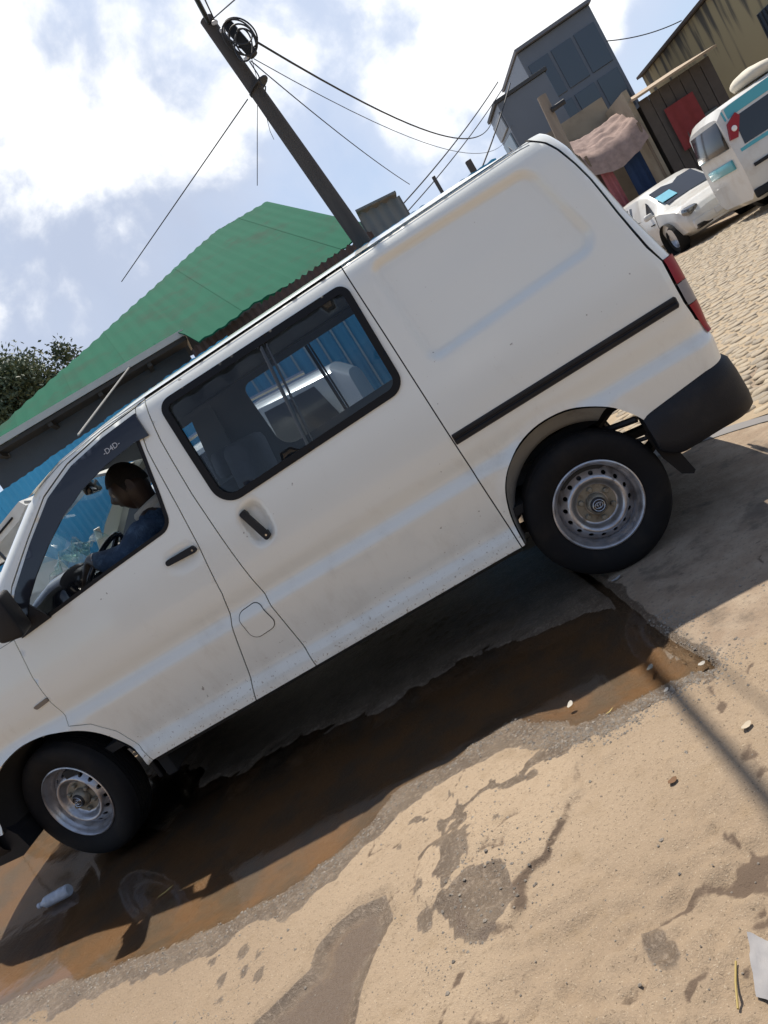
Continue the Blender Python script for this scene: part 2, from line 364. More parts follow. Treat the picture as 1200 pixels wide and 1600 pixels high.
def ground_fields(X, Y):
    near = sstep(9, 3, np.hypot(X + 1, Y))
    h = .03 * (fbm(X * .35, Y * .35, 3, 3) - .5) * sstep(1.5, 6, np.hypot(X + 1, Y + .3)) * 1.5
    fine = (fbm(X * 9, Y * 9, 4, 11) - .5) * .016 + (fbm(X * 30, Y * 30, 3, 17) - .5) * .011
    clod = np.clip(sstep(.52, .80, fbm(X * 2.2 + 5, Y * 2.2, 3, 23)) * .6 + sstep(-1.1, -.7, X + .5 * (fbm(X * 1.7, Y * 1.7, 3, 29) - .5)) * sstep(-1.45, -1.85, Y), 0, 1.2)                      # patches of loose crumbly soil
    fine = fine * (.20 + 2.3 * clod) * near
    front = sstep(-.9, -1.35, Y) * sstep(-1.5, -.9, X)
    # broken crusts of old screed, lower right
    c1 = fbm(X * 1.3 + 2.1, Y * .9 + 7.3, 5, 31); c2 = fbm(X * 2.3 + 9.1, Y * 1.4 + 1.3, 5, 37)
    crust = (sstep(.50, .515, c1) * .014 + sstep(.56, .572, c2) * .010) * front
    h = h + fine + crust + .012 * front
    d0 = sdf_poly(X, Y, PUD)
    wob = (fbm(X * 4.5, Y * 4.5, 5, 41) - .5)
    d = d0 + wob * .13 * sstep(-.2, -.5, Y) + (wob * .45 + (fbm(X * 16, Y * 16, 3, 43) - .5) * .10) * sstep(-.2, .08, Y)
    bank = sstep(0.0, .10, d) * .010
    base = np.where(d > 0, np.maximum(h, -.002) * sstep(0, .12, d) - .004 + bank, -.010 - .03 * sstep(0, -.14, d) + fine * .6)
    tw = .075 + .17 * fbm(X * 2.6, Y * 2.6, 4, 47) * sstep(.3, -1.0, X); wet = 1 - sstep(tw - .022, tw + .022, d + (fbm(X * 18, Y * 18, 4, 51) - .5) * .09)
    dw = sdf_poly(X, Y, PUDW); wet = np.maximum(wet, 1 - sstep(-.02, .03, dw + wob * .1 + (fbm(X * 18, Y * 18, 4, 51) - .5) * .06))
    slab = sstep(-.02, .02, X - np.interp(Y, [p[1] for p in SLIT[::-1]], [p[0] for p in SLIT[::-1]])) * sstep(-1.05, -.95, Y)
    wet = wet * (1 - slab * sstep(.02, .06, np.minimum(d0, dw)))
    h = base
    # slit between slab and puddle
    ds = seg_dist(X, Y, SLIT) + wob * .02
    h = h - .022 * (1 - sstep(.012, .035, ds)); wet = np.maximum(wet, 1 - sstep(.03, .075, ds + (fbm(X * 10, Y * 10, 3, 71) - .5) * .06))
    # puddles and spills on the pale crust
    s1 = sdf_poly(X, Y, SPOT1) + wob * .05
    h = np.where(s1 < .03, np.minimum(h, .002 - .016 * sstep(.03, -.03, s1)), h); wet = np.maximum(wet, 1 - sstep(.0, .03, s1))
    hf = fbm(X * 20, Y * 20, 4, 91) - .5; s2 = sdf_poly(X, Y, SPOT2) + wob * .10 + hf * .04; wet = np.maximum(wet, .85 * (1 - sstep(-.004, .010, s2)))
    tr = seg_dist(X, Y, [(-1.0, -.95), (-.98, -1.08), (-.95, -1.2), (-1.02, -1.3), (-1.05, -1.35)]) + wob * .10 + hf * .05
    wet = np.maximum(wet, .7 * (1 - sstep(.018, .028, tr)))
    for cx, cy, r in [(-1.80, -1.22, .035), (-1.73, -1.27, .018), (-1.77, -1.33, .026), (-1.86, -1.31, .026), (-1.70, -1.37, .028), (-1.84, -1.40, .02), (-1.93, -1.2, .02), (-.84, -1.24, .02), (-1.12, -1.36, .03), (-1.1, -1.5, .04), (-.95, -1.33, .014), (-1.2, -1.12, .015), (-.52, -1.95, .05)]:
        q = np.hypot((X - cx) * 1.0, (Y - cy) * .7) + wob * .03 + hf * .025; wet = np.maximum(wet, .6 * (1 - sstep(r * .7, r, q)))
    crack_shade = np.maximum(np.exp(-((c1 - .512) / .012) ** 2), .8 * np.exp(-((c2 - .568) / .009) ** 2)) * front * sstep(.35, .6, fbm(X * 5, Y * 5, 4, 67))  # dark tone painted along crust edges, standing in for their weak shading
    c3 = np.abs(fbm(X * 1.1 + 4, Y * 1.1, 5, 73) - .5); crack_shade = np.maximum(crack_shade, .7 * np.exp(-(c3 / .004) ** 2) * sstep(.02, .1, d) * sstep(.45, .6, fbm(X * 1.7, Y * 1.7, 2, 79)))
    for ln, wd, am in (([(-0.965, -1.638), (-0.98, -1.713), (-1.02, -1.77), (-1.058, -1.841), (-1.1, -1.95)], .010, 1), ([(-0.811, -1.70), (-0.827, -1.831), (-0.885, -1.889), (-0.93, -1.96)], .012, 1), ([(-.365, -1.80), (-.344, -1.931), (-.346, -1.999), (-.37, -2.08)], .010, .9),
                       ([(-.30, -1.98), (-.425, -2.021), (-.479, -2.055), (-.53, -2.10)], .012, .9), ([(-.66, -2.05), (-.607, -2.022), (-.545, -2.007), (-.478, -1.977)], .008, .8), ([(-.085, -1.02), (-.1, -1.245), (-.108, -1.419), (-.119, -1.579), (-.14, -1.8)], .016, .75), ([(.059, -1.116), (.018, -1.16), (.006, -1.274), (.007, -1.4)], .006, .7)):
        wl_ = seg_dist(X, Y, ln) + wob * .05 + hf * .05; crack_shade = np.maximum(crack_shade, am * np.exp(-(wl_ / wd) ** 2) * sstep(.30, .5, fbm(X * 11, Y * 11, 3, 97)))
    for ln in ([(-1.144, -1.0), (-1.024, -1.10), (-.872, -1.04), (-.778, -1.074), (-.676, -1.026), (-.588, -1.063)], [(-.86, -1.0), (-.80, -1.09), (-.70, -1.10)], [(-1.046, -1.099), (-1.02, -1.241), (-.986, -1.327), (-1.033, -1.407)], [(-1.02, -1.22), (-1.09, -1.19), (-1.12, -1.22)], [(-1.0, -1.15), (-.95, -1.2), (-.97, -1.3)]):
        wl_ = seg_dist(X, Y, ln) + wob * .07 + hf * .045; wet = np.maximum(wet, .75 * (1 - sstep(.010, .020, wl_)))
    under = sstep(.01, -.05, d); under = np.maximum(under, .5 * sstep(.0, -.06, s1))
    crack_shade = np.maximum(crack_shade * (d > .05), .8 * sstep(.0, -.07, s1 + hf * .05)) * near; h = h - .006 * crack_shade
    tone = np.clip(.5 + (fbm(X * .9, Y * .9, 5, 61) - .5) * 1.6 - .35 * clod + .25 * sstep(.5, .515, c1) * front, 0, 1)
    return h, wet, tone, slab, crack_shade, under
def axis_pts(lo, hi, step, far, grow=1.13):
    a = list(np.arange(lo, hi + 1e-6, step)); s = step; x = a[-1]; up = []
    while x < far: s *= grow; x += s; up.append(x)
    s = step; x = a[0]; dn = []
    while x > -far: s *= grow; x -= s; dn.append(x)
    return np.array(dn[::-1] + a + up)
def ground_mat():
    m = bpy.data.materials.new('dirt_ground'); m.use_nodes = True; nt = m.node_tree; N = nt.nodes; L = nt.links; b = N['Principled BSDF']
    def attr(n):
        a = N.new('ShaderNodeAttribute'); a.attribute_name = n; return a.outputs['Fac']
    tc = N.new('ShaderNodeTexCoord')
    def noise(sc, det, rough=.6):
        n = N.new('ShaderNodeTexNoise'); n.inputs['Scale'].default_value = sc; n.inputs['Detail'].default_value = det; n.inputs['Roughness'].default_value = rough; L.new(tc.outputs['Object'], n.inputs['Vector']); return n.outputs['Fac']
    def mix(f, a, c, mode='MIX'):
        x = N.new('ShaderNodeMixRGB'); x.blend_type = mode
        for i, v in ((0, f), (1, a), (2, c)):
            if isinstance(v, (int, float)): x.inputs[i].default_value = v
            elif isinstance(v, tuple): x.inputs[i].default_value = (*v, 1)
            else: L.new(v, x.inputs[i])
        return x.outputs[0]
    def rng(v, a, c, lo=0, hi=1):
        r = N.new('ShaderNodeMapRange'); r.interpolation_type = 'SMOOTHSTEP'; L.new(v, r.inputs[0]); r.inputs[1].default_value = a; r.inputs[2].default_value = c; r.inputs[3].default_value = lo; r.inputs[4].default_value = hi; return r.outputs[0]
    tone = attr('tone'); slab = attr('slab')
    n1 = noise(7, 8, .65); n2 = noise(60, 6, .7); n3 = noise(220, 3, .6)
    def crisp(v, lo, hi, amt):
        j = N.new('ShaderNodeMath'); j.operation = 'MULTIPLY_ADD'; L.new(n2, j.inputs[0]); j.inputs[1].default_value = amt; L.new(v, j.inputs[2])
        k = N.new('ShaderNodeMath'); k.operation = 'SUBTRACT'; L.new(j.outputs[0], k.inputs[0]); k.inputs[1].default_value = amt * .5
        return rng(k.outputs[0], lo, hi)
    wet = crisp(attr('wet'), .36, .62, .55); crk_shade = crisp(attr('crack_shade'), .28, .75, .8)
    dry = mix(tone, (.245, .180, .120), (.355, .268, .182))
    dry = mix(rng(n1, .5, .75, 0, .7), dry, (.25, .18, .11))
    dry = mix(rng(n2, .52, .70, 0, .6), dry, (.19, .14, .09)); dry = dry; dry = mix(rng(n3, .60, .70, 0, .6), dry, (.48, .40, .30)); dry = mix(rng(noise(140, 2, .5), .30, .36, .8, 0), dry, (.12, .09, .06))
    conc = mix(rng(n1, .35, .7), (.265, .195, .135), (.35, .275, .20)); conc = mix(rng(n2, .52, .68, 0, .6), conc, (.15, .12, .09)); conc = mix(rng(noise(2.6, 9, .68), .52, .66, 0, .75), conc, (.12, .095, .072)); conc = mix(rng(noise(9, 6, .7), .62, .70, 0, .7), conc, (.09, .07, .055))
    dry = mix(slab, dry, conc)
    wc = mix(rng(n1, .35, .7), (.095, .066, .043), (.16, .118, .08)); wc = mix(rng(n2, .50, .64, 0, .75), wc, (.235, .18, .13)); bed = mix(rng(noise(3.1, 8, .66), .40, .62), (.20, .125, .068), (.125, .105, .085)); bed = mix(rng(n2, .52, .68, 0, .45), bed, (.10, .055, .03)); wc = mix(attr('under'), wc, bed)
    col = mix(crk_shade, mix(wet, dry, wc), (.115, .08, .055)); L.new(col, b.inputs['Base Color'])  # one dark brown for cracks, soaked spot and the painted shade of crust edges
    r = N.new('ShaderNodeMapRange'); L.new(wet, r.inputs[0]); r.inputs[3].default_value = .92; r.inputs[4].default_value = .36; L.new(r.outputs[0], b.inputs['Roughness'])
    b.inputs['Specular IOR Level'].default_value = .4
    hgt = N.new('ShaderNodeMath'); hgt.operation = 'MULTIPLY_ADD'; L.new(n2, hgt.inputs[0]); hgt.inputs[1].default_value = 1.0
    h3 = N.new('ShaderNodeMath'); h3.operation = 'MULTIPLY'; L.new(n3, h3.inputs[0]); h3.inputs[1].default_value = .5; L.new(h3.outputs[0], hgt.inputs[2])
    bp = N.new('ShaderNodeBump'); bp.inputs['Strength'].default_value = .65; bp.inputs['Distance'].default_value = .010; L.new(hgt.outputs[0], bp.inputs['Height']); L.new(bp.outputs[0], b.inputs['Normal'])
    return m
MT['ground'] = ground_mat()
def grid_faces(nx, ny):
    i, j = np.meshgrid(np.arange(nx - 1), np.arange(ny - 1), indexing='ij'); a = (i * ny + j).ravel()
    return np.stack([a, a + ny, a + ny + 1, a + 1], 1)
def build_ground():
    xs = axis_pts(-4.4, 1.5, .0145, 900); ys = axis_pts(-2.3, 1.7, .0145, 900)
    X, Y = np.meshgrid(xs, ys, indexing='ij'); h, wet, tone, slab, crack_shade, under = ground_fields(X, Y)
    V = np.stack([X, Y, h], -1).reshape(-1, 3); F = grid_faces(len(xs), len(ys))
    me = bpy.data.meshes.new('ground'); me.vertices.add(len(V)); me.vertices.foreach_set('co', V.ravel())
    me.loops.add(F.size); me.loops.foreach_set('vertex_index', F.ravel().astype(np.int32)); me.polygons.add(len(F))
    me.polygons.foreach_set('loop_start', np.arange(0, F.size, 4, dtype=np.int32)); me.update(calc_edges=True)
    me.polygons.foreach_set('use_smooth', np.ones(len(F), bool))
    for n, a in (('wet', wet), ('tone', tone), ('slab', slab), ('crack_shade', crack_shade), ('under', under)):
        at = me.attributes.new(n, 'FLOAT', 'POINT'); at.data.foreach_set('value', a.ravel().astype(np.float32))
    me.materials.append(MT['ground']); o = bpy.data.objects.new('ground', me); COL.objects.link(o); props(o, kind='structure')
    # muddy water lying in the hollows
    wm = bpy.data.materials.new('muddy_water'); wm.use_nodes = True; nt = wm.node_tree; N = nt.nodes; L = nt.links; N.clear()
    ou = N.new('ShaderNodeOutputMaterial'); mx = N.new('ShaderNodeMixShader'); tr = N.new('ShaderNodeBsdfTransparent'); tr.inputs[0].default_value = (.85, .78, .69, 1)
    gs = N.new('ShaderNodeBsdfGlossy'); gs.inputs['Roughness'].default_value = .07; fr = N.new('ShaderNodeFresnel'); fr.inputs[0].default_value = 1.30
    tcw = N.new('ShaderNodeTexCoord'); nw = N.new('ShaderNodeTexNoise'); nw.inputs['Scale'].default_value = 9; nw.inputs['Detail'].default_value = 3; L.new(tcw.outputs['Object'], nw.inputs['Vector'])
    bw = N.new('ShaderNodeBump'); bw.inputs['Strength'].default_value = .06; bw.inputs['Distance'].default_value = .02; L.new(nw.outputs['Fac'], bw.inputs['Height']); L.new(bw.outputs[0], gs.inputs['Normal']); L.new(bw.outputs[0], fr.inputs['Normal'])
    L.new(fr.outputs[0], mx.inputs[0]); L.new(tr.outputs[0], mx.inputs[1]); L.new(gs.outputs[0], mx.inputs[2]); L.new(mx.outputs[0], ou.inputs[0])
    Wv = [(-6.5, -1.17, WATER_Z), (-.0, -1.17, WATER_Z), (-.0, 2.2, WATER_Z), (-6.5, 2.2, WATER_Z)]
    w = put('puddle', Wv, [(0, 1, 2, 3)], wm); props(w, kind='structure')
    w2 = None if True else put('puddle', [(-1.9, -1.85, WATER_Z + .003), (-1.1, -1.85, WATER_Z + .003), (-1.1, -1.24, WATER_Z + .003), (-1.9, -1.24, WATER_Z + .003)], [(0, 1, 2, 3)], wm)
build_ground()
def ground_z(x, y):
    h, *_ = ground_fields(np.array([x], float), np.array([y], float)); return float(h[0])

# cobbled street to the right of the rear bumper
def build_cobbles():
    gm = mat('joint_sand', (.33, .255, .17), .95, var=.15, vscale=9, bump=.5, bscale=90)
    edge = [(1.99 - .9 * y + .03 * math.sin(y * 9), y) for y in np.arange(-.8, 1.75, .1)]; edge = edge[::-1]
    poly = [(.42 + .0, 1.75), (.7, 4.2), (1.6, 5.0), (3.4, 10.8), (4.2, 13.2), (9.8, 13.2), (9.8, 5.0), (2.9, -.75)]
    V, F, lp = triangulate(edge[::-1] + poly[::-1][:0] + [(9.8, 5.0), (9.8, 15.5), (4.4, 15.5), (1.2, 5.0), (.45, 2.4)], (), .5)
    st = put('cobbled_street', [(x, y, .012) for x, y in V], F, gm); props(st, kind='structure')
    bm_ = st.data
    mats = [mat('cobble_stone', c, .9, var=.22, vscale=16, bump=.5, bscale=70, dirt=(.36, .28, .185), dirt_amt=.9, dscale=7) for c in ((.33, .275, .205), (.27, .23, .18), (.375, .31, .225))]
    cells = []
    rows = np.arange(-.9, 13.2, .112)
    for i, y in enumerate(rows):
        x0 = max(1.99 - .9 * y + .07, .3 * y - .25 if y > 1.5 else -9); x1 = .43 * y + 2.9
        x = x0 + RNG.random() * .1
        while x < x1:
            w = .085 + RNG.random() * .085
            if x + .9 * y > 2.06: cells.append((x + w / 2, y + RNG.normal() * .016 + .03 * math.sin(x * 2.2), w))
            x += w + .012
    cells.sort(key=lambda c: math.hypot(c[0] - CAM[0], c[1] - CAM[1]) + (0 if (c[0] < 1.6 + .43 * c[1]) else 30))
    def stone(w, seed):
        r = np.random.default_rng(seed); n = 7; d = .104; V = []; 
        for ring, (sc, z) in enumerate(((1.0, -.01), (.96, .004), (.68, .012))):
            for k in range(n):
                a = 2 * PI * k / n + .2; ca, sa = math.cos(a), math.sin(a); q = (abs(ca) ** 3.2 + abs(sa) ** 3.2) ** (-1 / 3.2)
                jit = 1 + (r.random() - .5) * .2
                V.append((ca * q * w / 2 * sc * jit, sa * q * d / 2 * sc * jit, z + (r.random() - .5) * .008))
        V.append((0, 0, .0135 + (r.random() - .5) * .006)); F = []
        for g in range(2):
            for k in range(n): F.append((g * n + k, g * n + (k + 1) % n, (g + 1) * n + (k + 1) % n, (g + 1) * n + k))
        for k in range(n): F.append((2 * n + k, 2 * n + (k + 1) % n, 3 * n))
        return np.array(V), F
    shapes = [stone(.115, s) for s in range(14)]; meshes = []
    for k, (v, f) in enumerate(shapes):
        o = put('cobblestone', v, f, mats[k % 3], None, smooth=True); meshes.append(o.data); bpy.data.objects.remove(o)
    vv = []; ff = []
    for i, (x, y, w) in enumerate(cells):
        k = int(RNG.integers(len(shapes))); a = RNG.normal() * .16; sx = w / .118; z = .004 + RNG.random() * .012
        if i < 300:
            o = bpy.data.objects.new('cobblestone', meshes[k]); COL.objects.link(o); o.parent = st; o.location = (x, y, z); o.rotation_euler = (RNG.normal() * .05, RNG.normal() * .05, a); o.scale = (sx, 1, 1)
        else:
            v, f = shapes[k]; n0 = len(vv); c, s = math.cos(a), math.sin(a)
            vv += [(x + c * p[0] * sx - s * p[1], y + s * p[0] * sx + c * p[1], z + p[2]) for p in v]; ff += [tuple(q + n0 for q in t) for t in f]
    o = put('cobblestones_beyond', vv, ff, mats[0], st, smooth=True); o['kind'] = 'stuff'
    # smooth cement strip along the edge of the cobbles
    P = [(1.99 - .9 * y - .02 + .015 * math.sin(7 * y), y) for y in np.arange(-.7, 2.2, .12)]
    vs = []; fs = []
    for i, (x, y) in enumerate(P):
        for off, z in ((-.02, .010), (-.085 - .02 * math.sin(5 * y), .004)):
            vs.append((x + off * 1.0, y + off * .9, z + .012 if off > -.03 else z + .006))
    for i in range(len(P) - 1): fs.append((2 * i, 2 * i + 1, 2 * i + 3, 2 * i + 2))
    s = put('gutter_strip', vs, fs, mat('grey_cement', (.17, .16, .158), .7, var=.12, vscale=6), None); props(s, kind='structure')
build_cobbles()

# loose gravel along the waterline and crumbs over the crust
def build_gravel():
    gmat = mat('gravel_grain', (.24, .205, .165), .55, var=.6, vscale=60)
    n = 120000
    X = RNG.uniform(-3.4, .3, n); Y = RNG.uniform(-2.1, -.5, n); d = sdf_poly(X, Y, PUD) + (fbm(X * 4.5, Y * 4.5, 5, 41) - .5) * .13
    band = np.exp(-((d - .085) / .06) ** 2) * sstep(.35, .6, fbm(X * 2.5, Y * 2.5, 3, 81)) * sstep(-1.9, -1.0, X) + .35 * np.exp(-((d - .05) / .05) ** 2)
    loose = .16 * sstep(.48, .75, fbm(X * 2.2 + 5, Y * 2.2, 3, 23)) + .012
    p = np.where(d > -.015, np.maximum(band * .95, loose * .8 * (d > .1)), 0); keep = RNG.random(n) < p
    X, Y = X[keep], Y[keep]; h, *_ = ground_fields(X, Y); V = []; F = []
    ico = [(0, 0, 1), (.9, 0, .2), (.28, .86, .2), (-.73, .53, .2), (-.73, -.53, .2), (.28, -.86, .2), (0, 0, -.6)]
    fc = [(0, 1, 2), (0, 2, 3), (0, 3, 4), (0, 4, 5), (0, 5, 1), (6, 2, 1), (6, 3, 2), (6, 4, 3), (6, 5, 4), (6, 1, 5)]
    A = np.array(ico)
    for x, y, z in zip(X, Y, h):
        s = .0018 + .0048 * RNG.random() ** 6 + .0012 * RNG.random(); a = RNG.random() * 6.28; c, q = math.cos(a) * s, math.sin(a) * s; n0 = len(V)
        jj = 1 + (RNG.random((7, 3)) - .5) * .5; B = A * jj
        V += [(x + c * b[0] - q * b[1], y + q * b[0] + c * b[1], z + b[2] * s * .8) for b in B]; F += [tuple(i + n0 for i in f) for f in fc]
    o = put('gravel', V, F, gmat); props(o, kind='stuff')
build_gravel()

# ------------------------------------------------------------------ the van
VY = .85; VW = 1.70
_fz = np.array([.26, .30, .335, .355, .415, .435, .46, .70, .715, .757, .772, .85, .93, 1.02, 1.2, 1.5, 1.68, 1.74, 1.78, 1.80, 1.83])
_fy = np.array([.075, .05, .018, .010, .020, .034, .036, .004, .004, .033, .034, .013, .008, .012, .03, .062, .088, .103, .123, .142, .175])
_tz = np.linspace(.2, 1.9, 851); _ty = np.interp(_tz, _fz, _fy); _k = np.exp(-np.linspace(-2.5, 2.5, 11) ** 2 / 2); _ty = np.convolve(np.pad(_ty, 5, 'edge'), _k / _k.sum(), 'valid')
def fside(z): return np.interp(z, _tz, _ty)
def x_end(z): return np.interp(z, [.25, .45, .63, .74, 1.1, 1.36, 1.55, 1.71, 1.80, 1.84], [.755, .765, .762, .770, .772, .708, .675, .638, .602, .57])
def x_front(z): return np.interp(z, [.2, .5, .75, .95, 1.08, 1.16, 1.3, 1.46, 1.60, 1.74, 1.83, 1.9], [-3.6, -3.65, -3.6, -3.45, -3.2, -3.0, -2.85, -2.68, -2.46, -2.24, -2.03, -1.7])
RR = .10; RF = .16
QP = rpoly([(-.335, 1.752, .06), (.455, 1.728, .09), (.555, 1.285, .08), (-.31, 1.24, .06)], 8)
ARCH_R = [(-.365, .35), (-.36, .45), (-.345, .53), (-.31, .62), (-.25, .695), (-.16, .752), (-.05, .782), (.07, .775), (.17, .735), (.25, .68), (.315, .60), (.345, .545)]
ARCH_F = [(-3.36, .40), (-3.33, .50), (-3.27, .60), (-3.16, .69), (-3.02, .735), (-2.90, .737), (-2.78, .715), (-2.67, .665), (-2.59, .595), (-2.53, .50), (-2.49, .40), (-2.485, .335)]
def crom(P, n=4):
    P = np.array(P, float); Q = np.vstack([2 * P[0] - P[1], P, 2 * P[-1] - P[-2]]); out = []
    for i in range(1, len(Q) - 2):
        for k in range(n):
            t = k / n; out.append(tuple(.5 * (2 * Q[i] + (Q[i + 1] - Q[i - 1]) * t + (2 * Q[i - 1] - 5 * Q[i] + 4 * Q[i + 1] - Q[i + 2]) * t * t + (3 * Q[i] - Q[i - 1] - 3 * Q[i + 1] + Q[i + 2]) * t ** 3)))
    return out + [tuple(P[-1])]
ARCH_R = crom(ARCH_R); ARCH_F = crom(ARCH_F)
def body(s, z, inset=0.0):
    """point of the near side body surface; s runs along the side and round both ends"""
    s = np.asarray(s, float); z = np.asarray(z, float); f = fside(z)
    dq = -sdf_poly(s, z, QP); f = f + .030 * sstep(-.002, .038, dq)
    for A in (ARCH_R, ARCH_F):
        da = seg_dist(s, z, A); f = f - .010 * np.exp(-(da / .028) ** 2)
    hd = ((abs(s + 1.345) / .068) ** 3 + (abs(z - 1.065 - (s + 1.345) * .2) / .105) ** 3) ** (1 / 3); f = f + .032 * sstep(1.0, .62, hd)
    hd2 = np.hypot((s + 1.73) / .085, (z - 1.105) / .045); f = f + .012 * sstep(1.0, .5, hd2)
    f = f + inset; xe = x_end(z); xf = x_front(z)
    x = s.copy() if s.ndim else np.array(float(s)); y = f.copy() if np.ndim(f) else np.array(float(f))
    s0 = xe - RR; a = np.clip((s - s0) / RR, 0, PI / 2); m = s > s0
    rest = np.maximum(0, s - s0 - RR * PI / 2)
    xr = s0 + (RR - inset) * np.sin(a) + .05 * (1 - np.clip(1 - rest / .7, 0, 1) ** 2); yr = f + RR - RR * np.cos(a) + rest
    x = np.where(m, xr, x); y = np.where(m, yr, y)
    s1 = xf + RF; b = np.clip((s1 - s) / RF, 0, PI / 2); m = s < s1; rest = np.maximum(0, s1 - s - RF * PI / 2)
    xl = s1 - (RF - inset) * np.sin(b) - .12 * (1 - np.clip(1 - rest / .65, 0, 1) ** 2); yl = f + RF - RF * np.cos(b) + rest
    x = np.where(m, xl, x); y = np.where(m, yl, y)
    return np.stack([x, np.minimum(y, VY), z], -1)
def sx(x, z):
    s0 = float(x_end(z)) - RR
    return x if x <= s0 else s0 + RR * math.asin(min(1, (x - s0) / RR))

van = thing('delivery_van', (-1.4, VY, 0), 'long white cargo van with sliding door and black rear bumper standing over the puddle', 'van')
def panel(name, poly, holes=(), material=None, parent=van, gap=.0028, depth=.018, res=.028, lift=0.0, smooth=True, mirror=False, hgap=0.0, rim=True):
    P = offset_poly(poly, gap) if gap else poly
    H = [offset_poly(h, -hgap) if hgap else h for h in holes]
    V2, F, loops = triangulate(P, H, res)
    V = body(V2[:, 0], V2[:, 1], lift); F = [tuple(f) for f in F]
    if rim:
        for lp in loops:
            n0 = len(V); A = V[lp]; B = body(V2[lp, 0], V2[lp, 1], lift + depth); m = len(lp)
            V = np.concatenate([V, A, B]); F += [(n0 + i, n0 + (i + 1) % m, n0 + m + (i + 1) % m, n0 + m + i) for i in range(m)]
    if mirror: V = V.copy(); V[:, 1] = VW - V[:, 1]; F = [f[::-1] for f in F]
    o = put(name, V, F, material or MT['paint'], parent)
    if smooth: o.data.polygons.foreach_set('use_smooth', np.ones(len(o.data.polygons), bool))
    return o
def patch(name, s_lo, s_hi, z0, z1, ns, nz, material, parent=van, lift=0.0, power=1.0, mirror=None, side=0):
    """body-surface patch between the curves s_lo(z) and s_hi(z)"""
    zs = np.linspace(z0, z1, nz); V = []
    for z in zs:
        a, b = s_lo(z), s_hi(z); t = np.linspace(0, 1, ns) ** power
        V.append(body(a + (b - a) * t, np.full(ns, z), lift))
    V = np.concatenate(V); F = [(j * ns + i, j * ns + i + 1, (j + 1) * ns + i + 1, (j + 1) * ns + i) for j in range(nz - 1) for i in range(ns - 1)]
    if mirror == 'two':
        W = V.copy(); W[:, 1] = VW - W[:, 1]; put(name, W, [f[::-1] for f in F], material, parent, smooth=True)
    elif mirror:
        n0 = len(V); W = V.copy(); W[:, 1] = VW - W[:, 1]; F = F + [tuple(n0 + i for i in f[::-1]) for f in F]; V = np.concatenate([V, W])
    o = put(name, V, F, material, parent, smooth=True); return o
def seam(path, width=.03, lift=.014, name='seam', parent=van):
    P = np.array(densify(path, .03, closed=False)); t = np.gradient(P, axis=0); t /= np.linalg.norm(t, axis=1)[:, None]; n = np.stack([-t[:, 1], t[:, 0]], 1)
    A = P + n * width / 2; B = P - n * width / 2; V = np.concatenate([body(A[:, 0], A[:, 1], lift), body(B[:, 0], B[:, 1], lift)]); m = len(P)
    return V, [(i, i + 1, m + i + 1, m + i) for i in range(m - 1)]

# windows and door outlines in (s, z)
SW = rpoly([(-1.443, 1.748, .055), (-.448, 1.738, .05), (-.452, 1.222, .075), (-1.435, 1.200, .10)], 9)
FW = rpoly([(-1.593, 1.752, .03), (-1.66, 1.42, .3), (-1.70, 1.255, .075), (-2.10, 1.232, .0), (-2.60, 1.195, .03), (-2.615, 1.275, .05), (-2.50, 1.395, .2), (-2.30, 1.535, .2), (-2.12, 1.655, .2), (-1.95, 1.72, .2), (-1.75, 1.748, 0)], 6)
FD = [(-1.555, 1.795), (-1.60, 1.60), (-1.62, 1.30), (-1.635, 1.12), (-1.67, .87), (-1.75, .62), (-1.835, .345), (-2.45, .345), (-2.475, .44), (-2.52, .56), (-2.60, .66), (-2.695, .708), (-2.705, .85), (-2.70, 1.0), (-2.672, 1.2), (-2.645, 1.285),
      (-2.53, 1.415), (-2.33, 1.56), (-2.15, 1.682), (-1.97, 1.750), (-1.75, 1.784)]
SD = [(-1.497, 1.803), (-1.522, 1.60), (-1.53, 1.33), (-1.523, 1.10), (-1.51, .84), (-1.49, .345), (-.385, .345), (-.40, .92), (-.413, 1.47), (-.424, 1.806)]
van_rail_top = [(-2.66, 1.46), (-2.44, 1.60), (-2.22, 1.735), (-2.02, 1.79), (-1.75, 1.812), (-1.497, 1.815), (-.424, 1.815)]
fd = panel('front_door', FD, [FW], hgap=0, depth=.03)
bp_ = panel('door_pillar', [FD[0], FD[1], FD[2], FD[3], FD[4], FD[5], FD[6], (SD[5][0], .345), SD[4], SD[3], SD[2], SD[1], SD[0]][::-1])
sd = panel('sliding_door', SD, [SW], depth=.03, res=.019)
zs_seam = [1.812, 1.76, 1.71, 1.62, 1.54, 1.45, 1.37, 1.27, 1.18, 1.09]
xs_seam = [.50, .553, .58, .612, .632, .645, .655, .67, .685, .712]
lamp_in = [(.712, 1.10), (.708, 1.0), (.708, .91), (.722, .82), (.738, .74)]
rq = [(-.424, 1.806), (-.413, 1.47), (-.40, .92), (-.385, .345)] + ARCH_R + [(sx(.72, .56), .56), (sx(.765, .60), .60), (sx(.765, .66), .66), (sx(.775, .735), .735)]
rq += [(sx(x, z), z) for x, z in lamp_in[::-1]][1:] + [(sx(x, z), z) for x, z in zip(xs_seam[::-1][1:], zs_seam[::-1][1:])]
quarter = panel('rear_side_panel', rq, depth=.02, res=.0155)
rail = [(-1.497, 1.803), (-1.555, 1.797), (-1.75, 1.787), (-1.97, 1.754), (-2.15, 1.686), (-2.33, 1.564), (-2.53, 1.419), (-2.648, 1.289), (-2.70, 1.20), (-2.87, 1.20), (-2.80, 1.30), (-2.66, 1.44), (-2.44, 1.585), (-2.20, 1.725), (-2.0, 1.785), (-1.75, 1.812), (-1.497, 1.816)]
panel('windscreen_pillar', rail[::-1], gap=.001, res=.02)
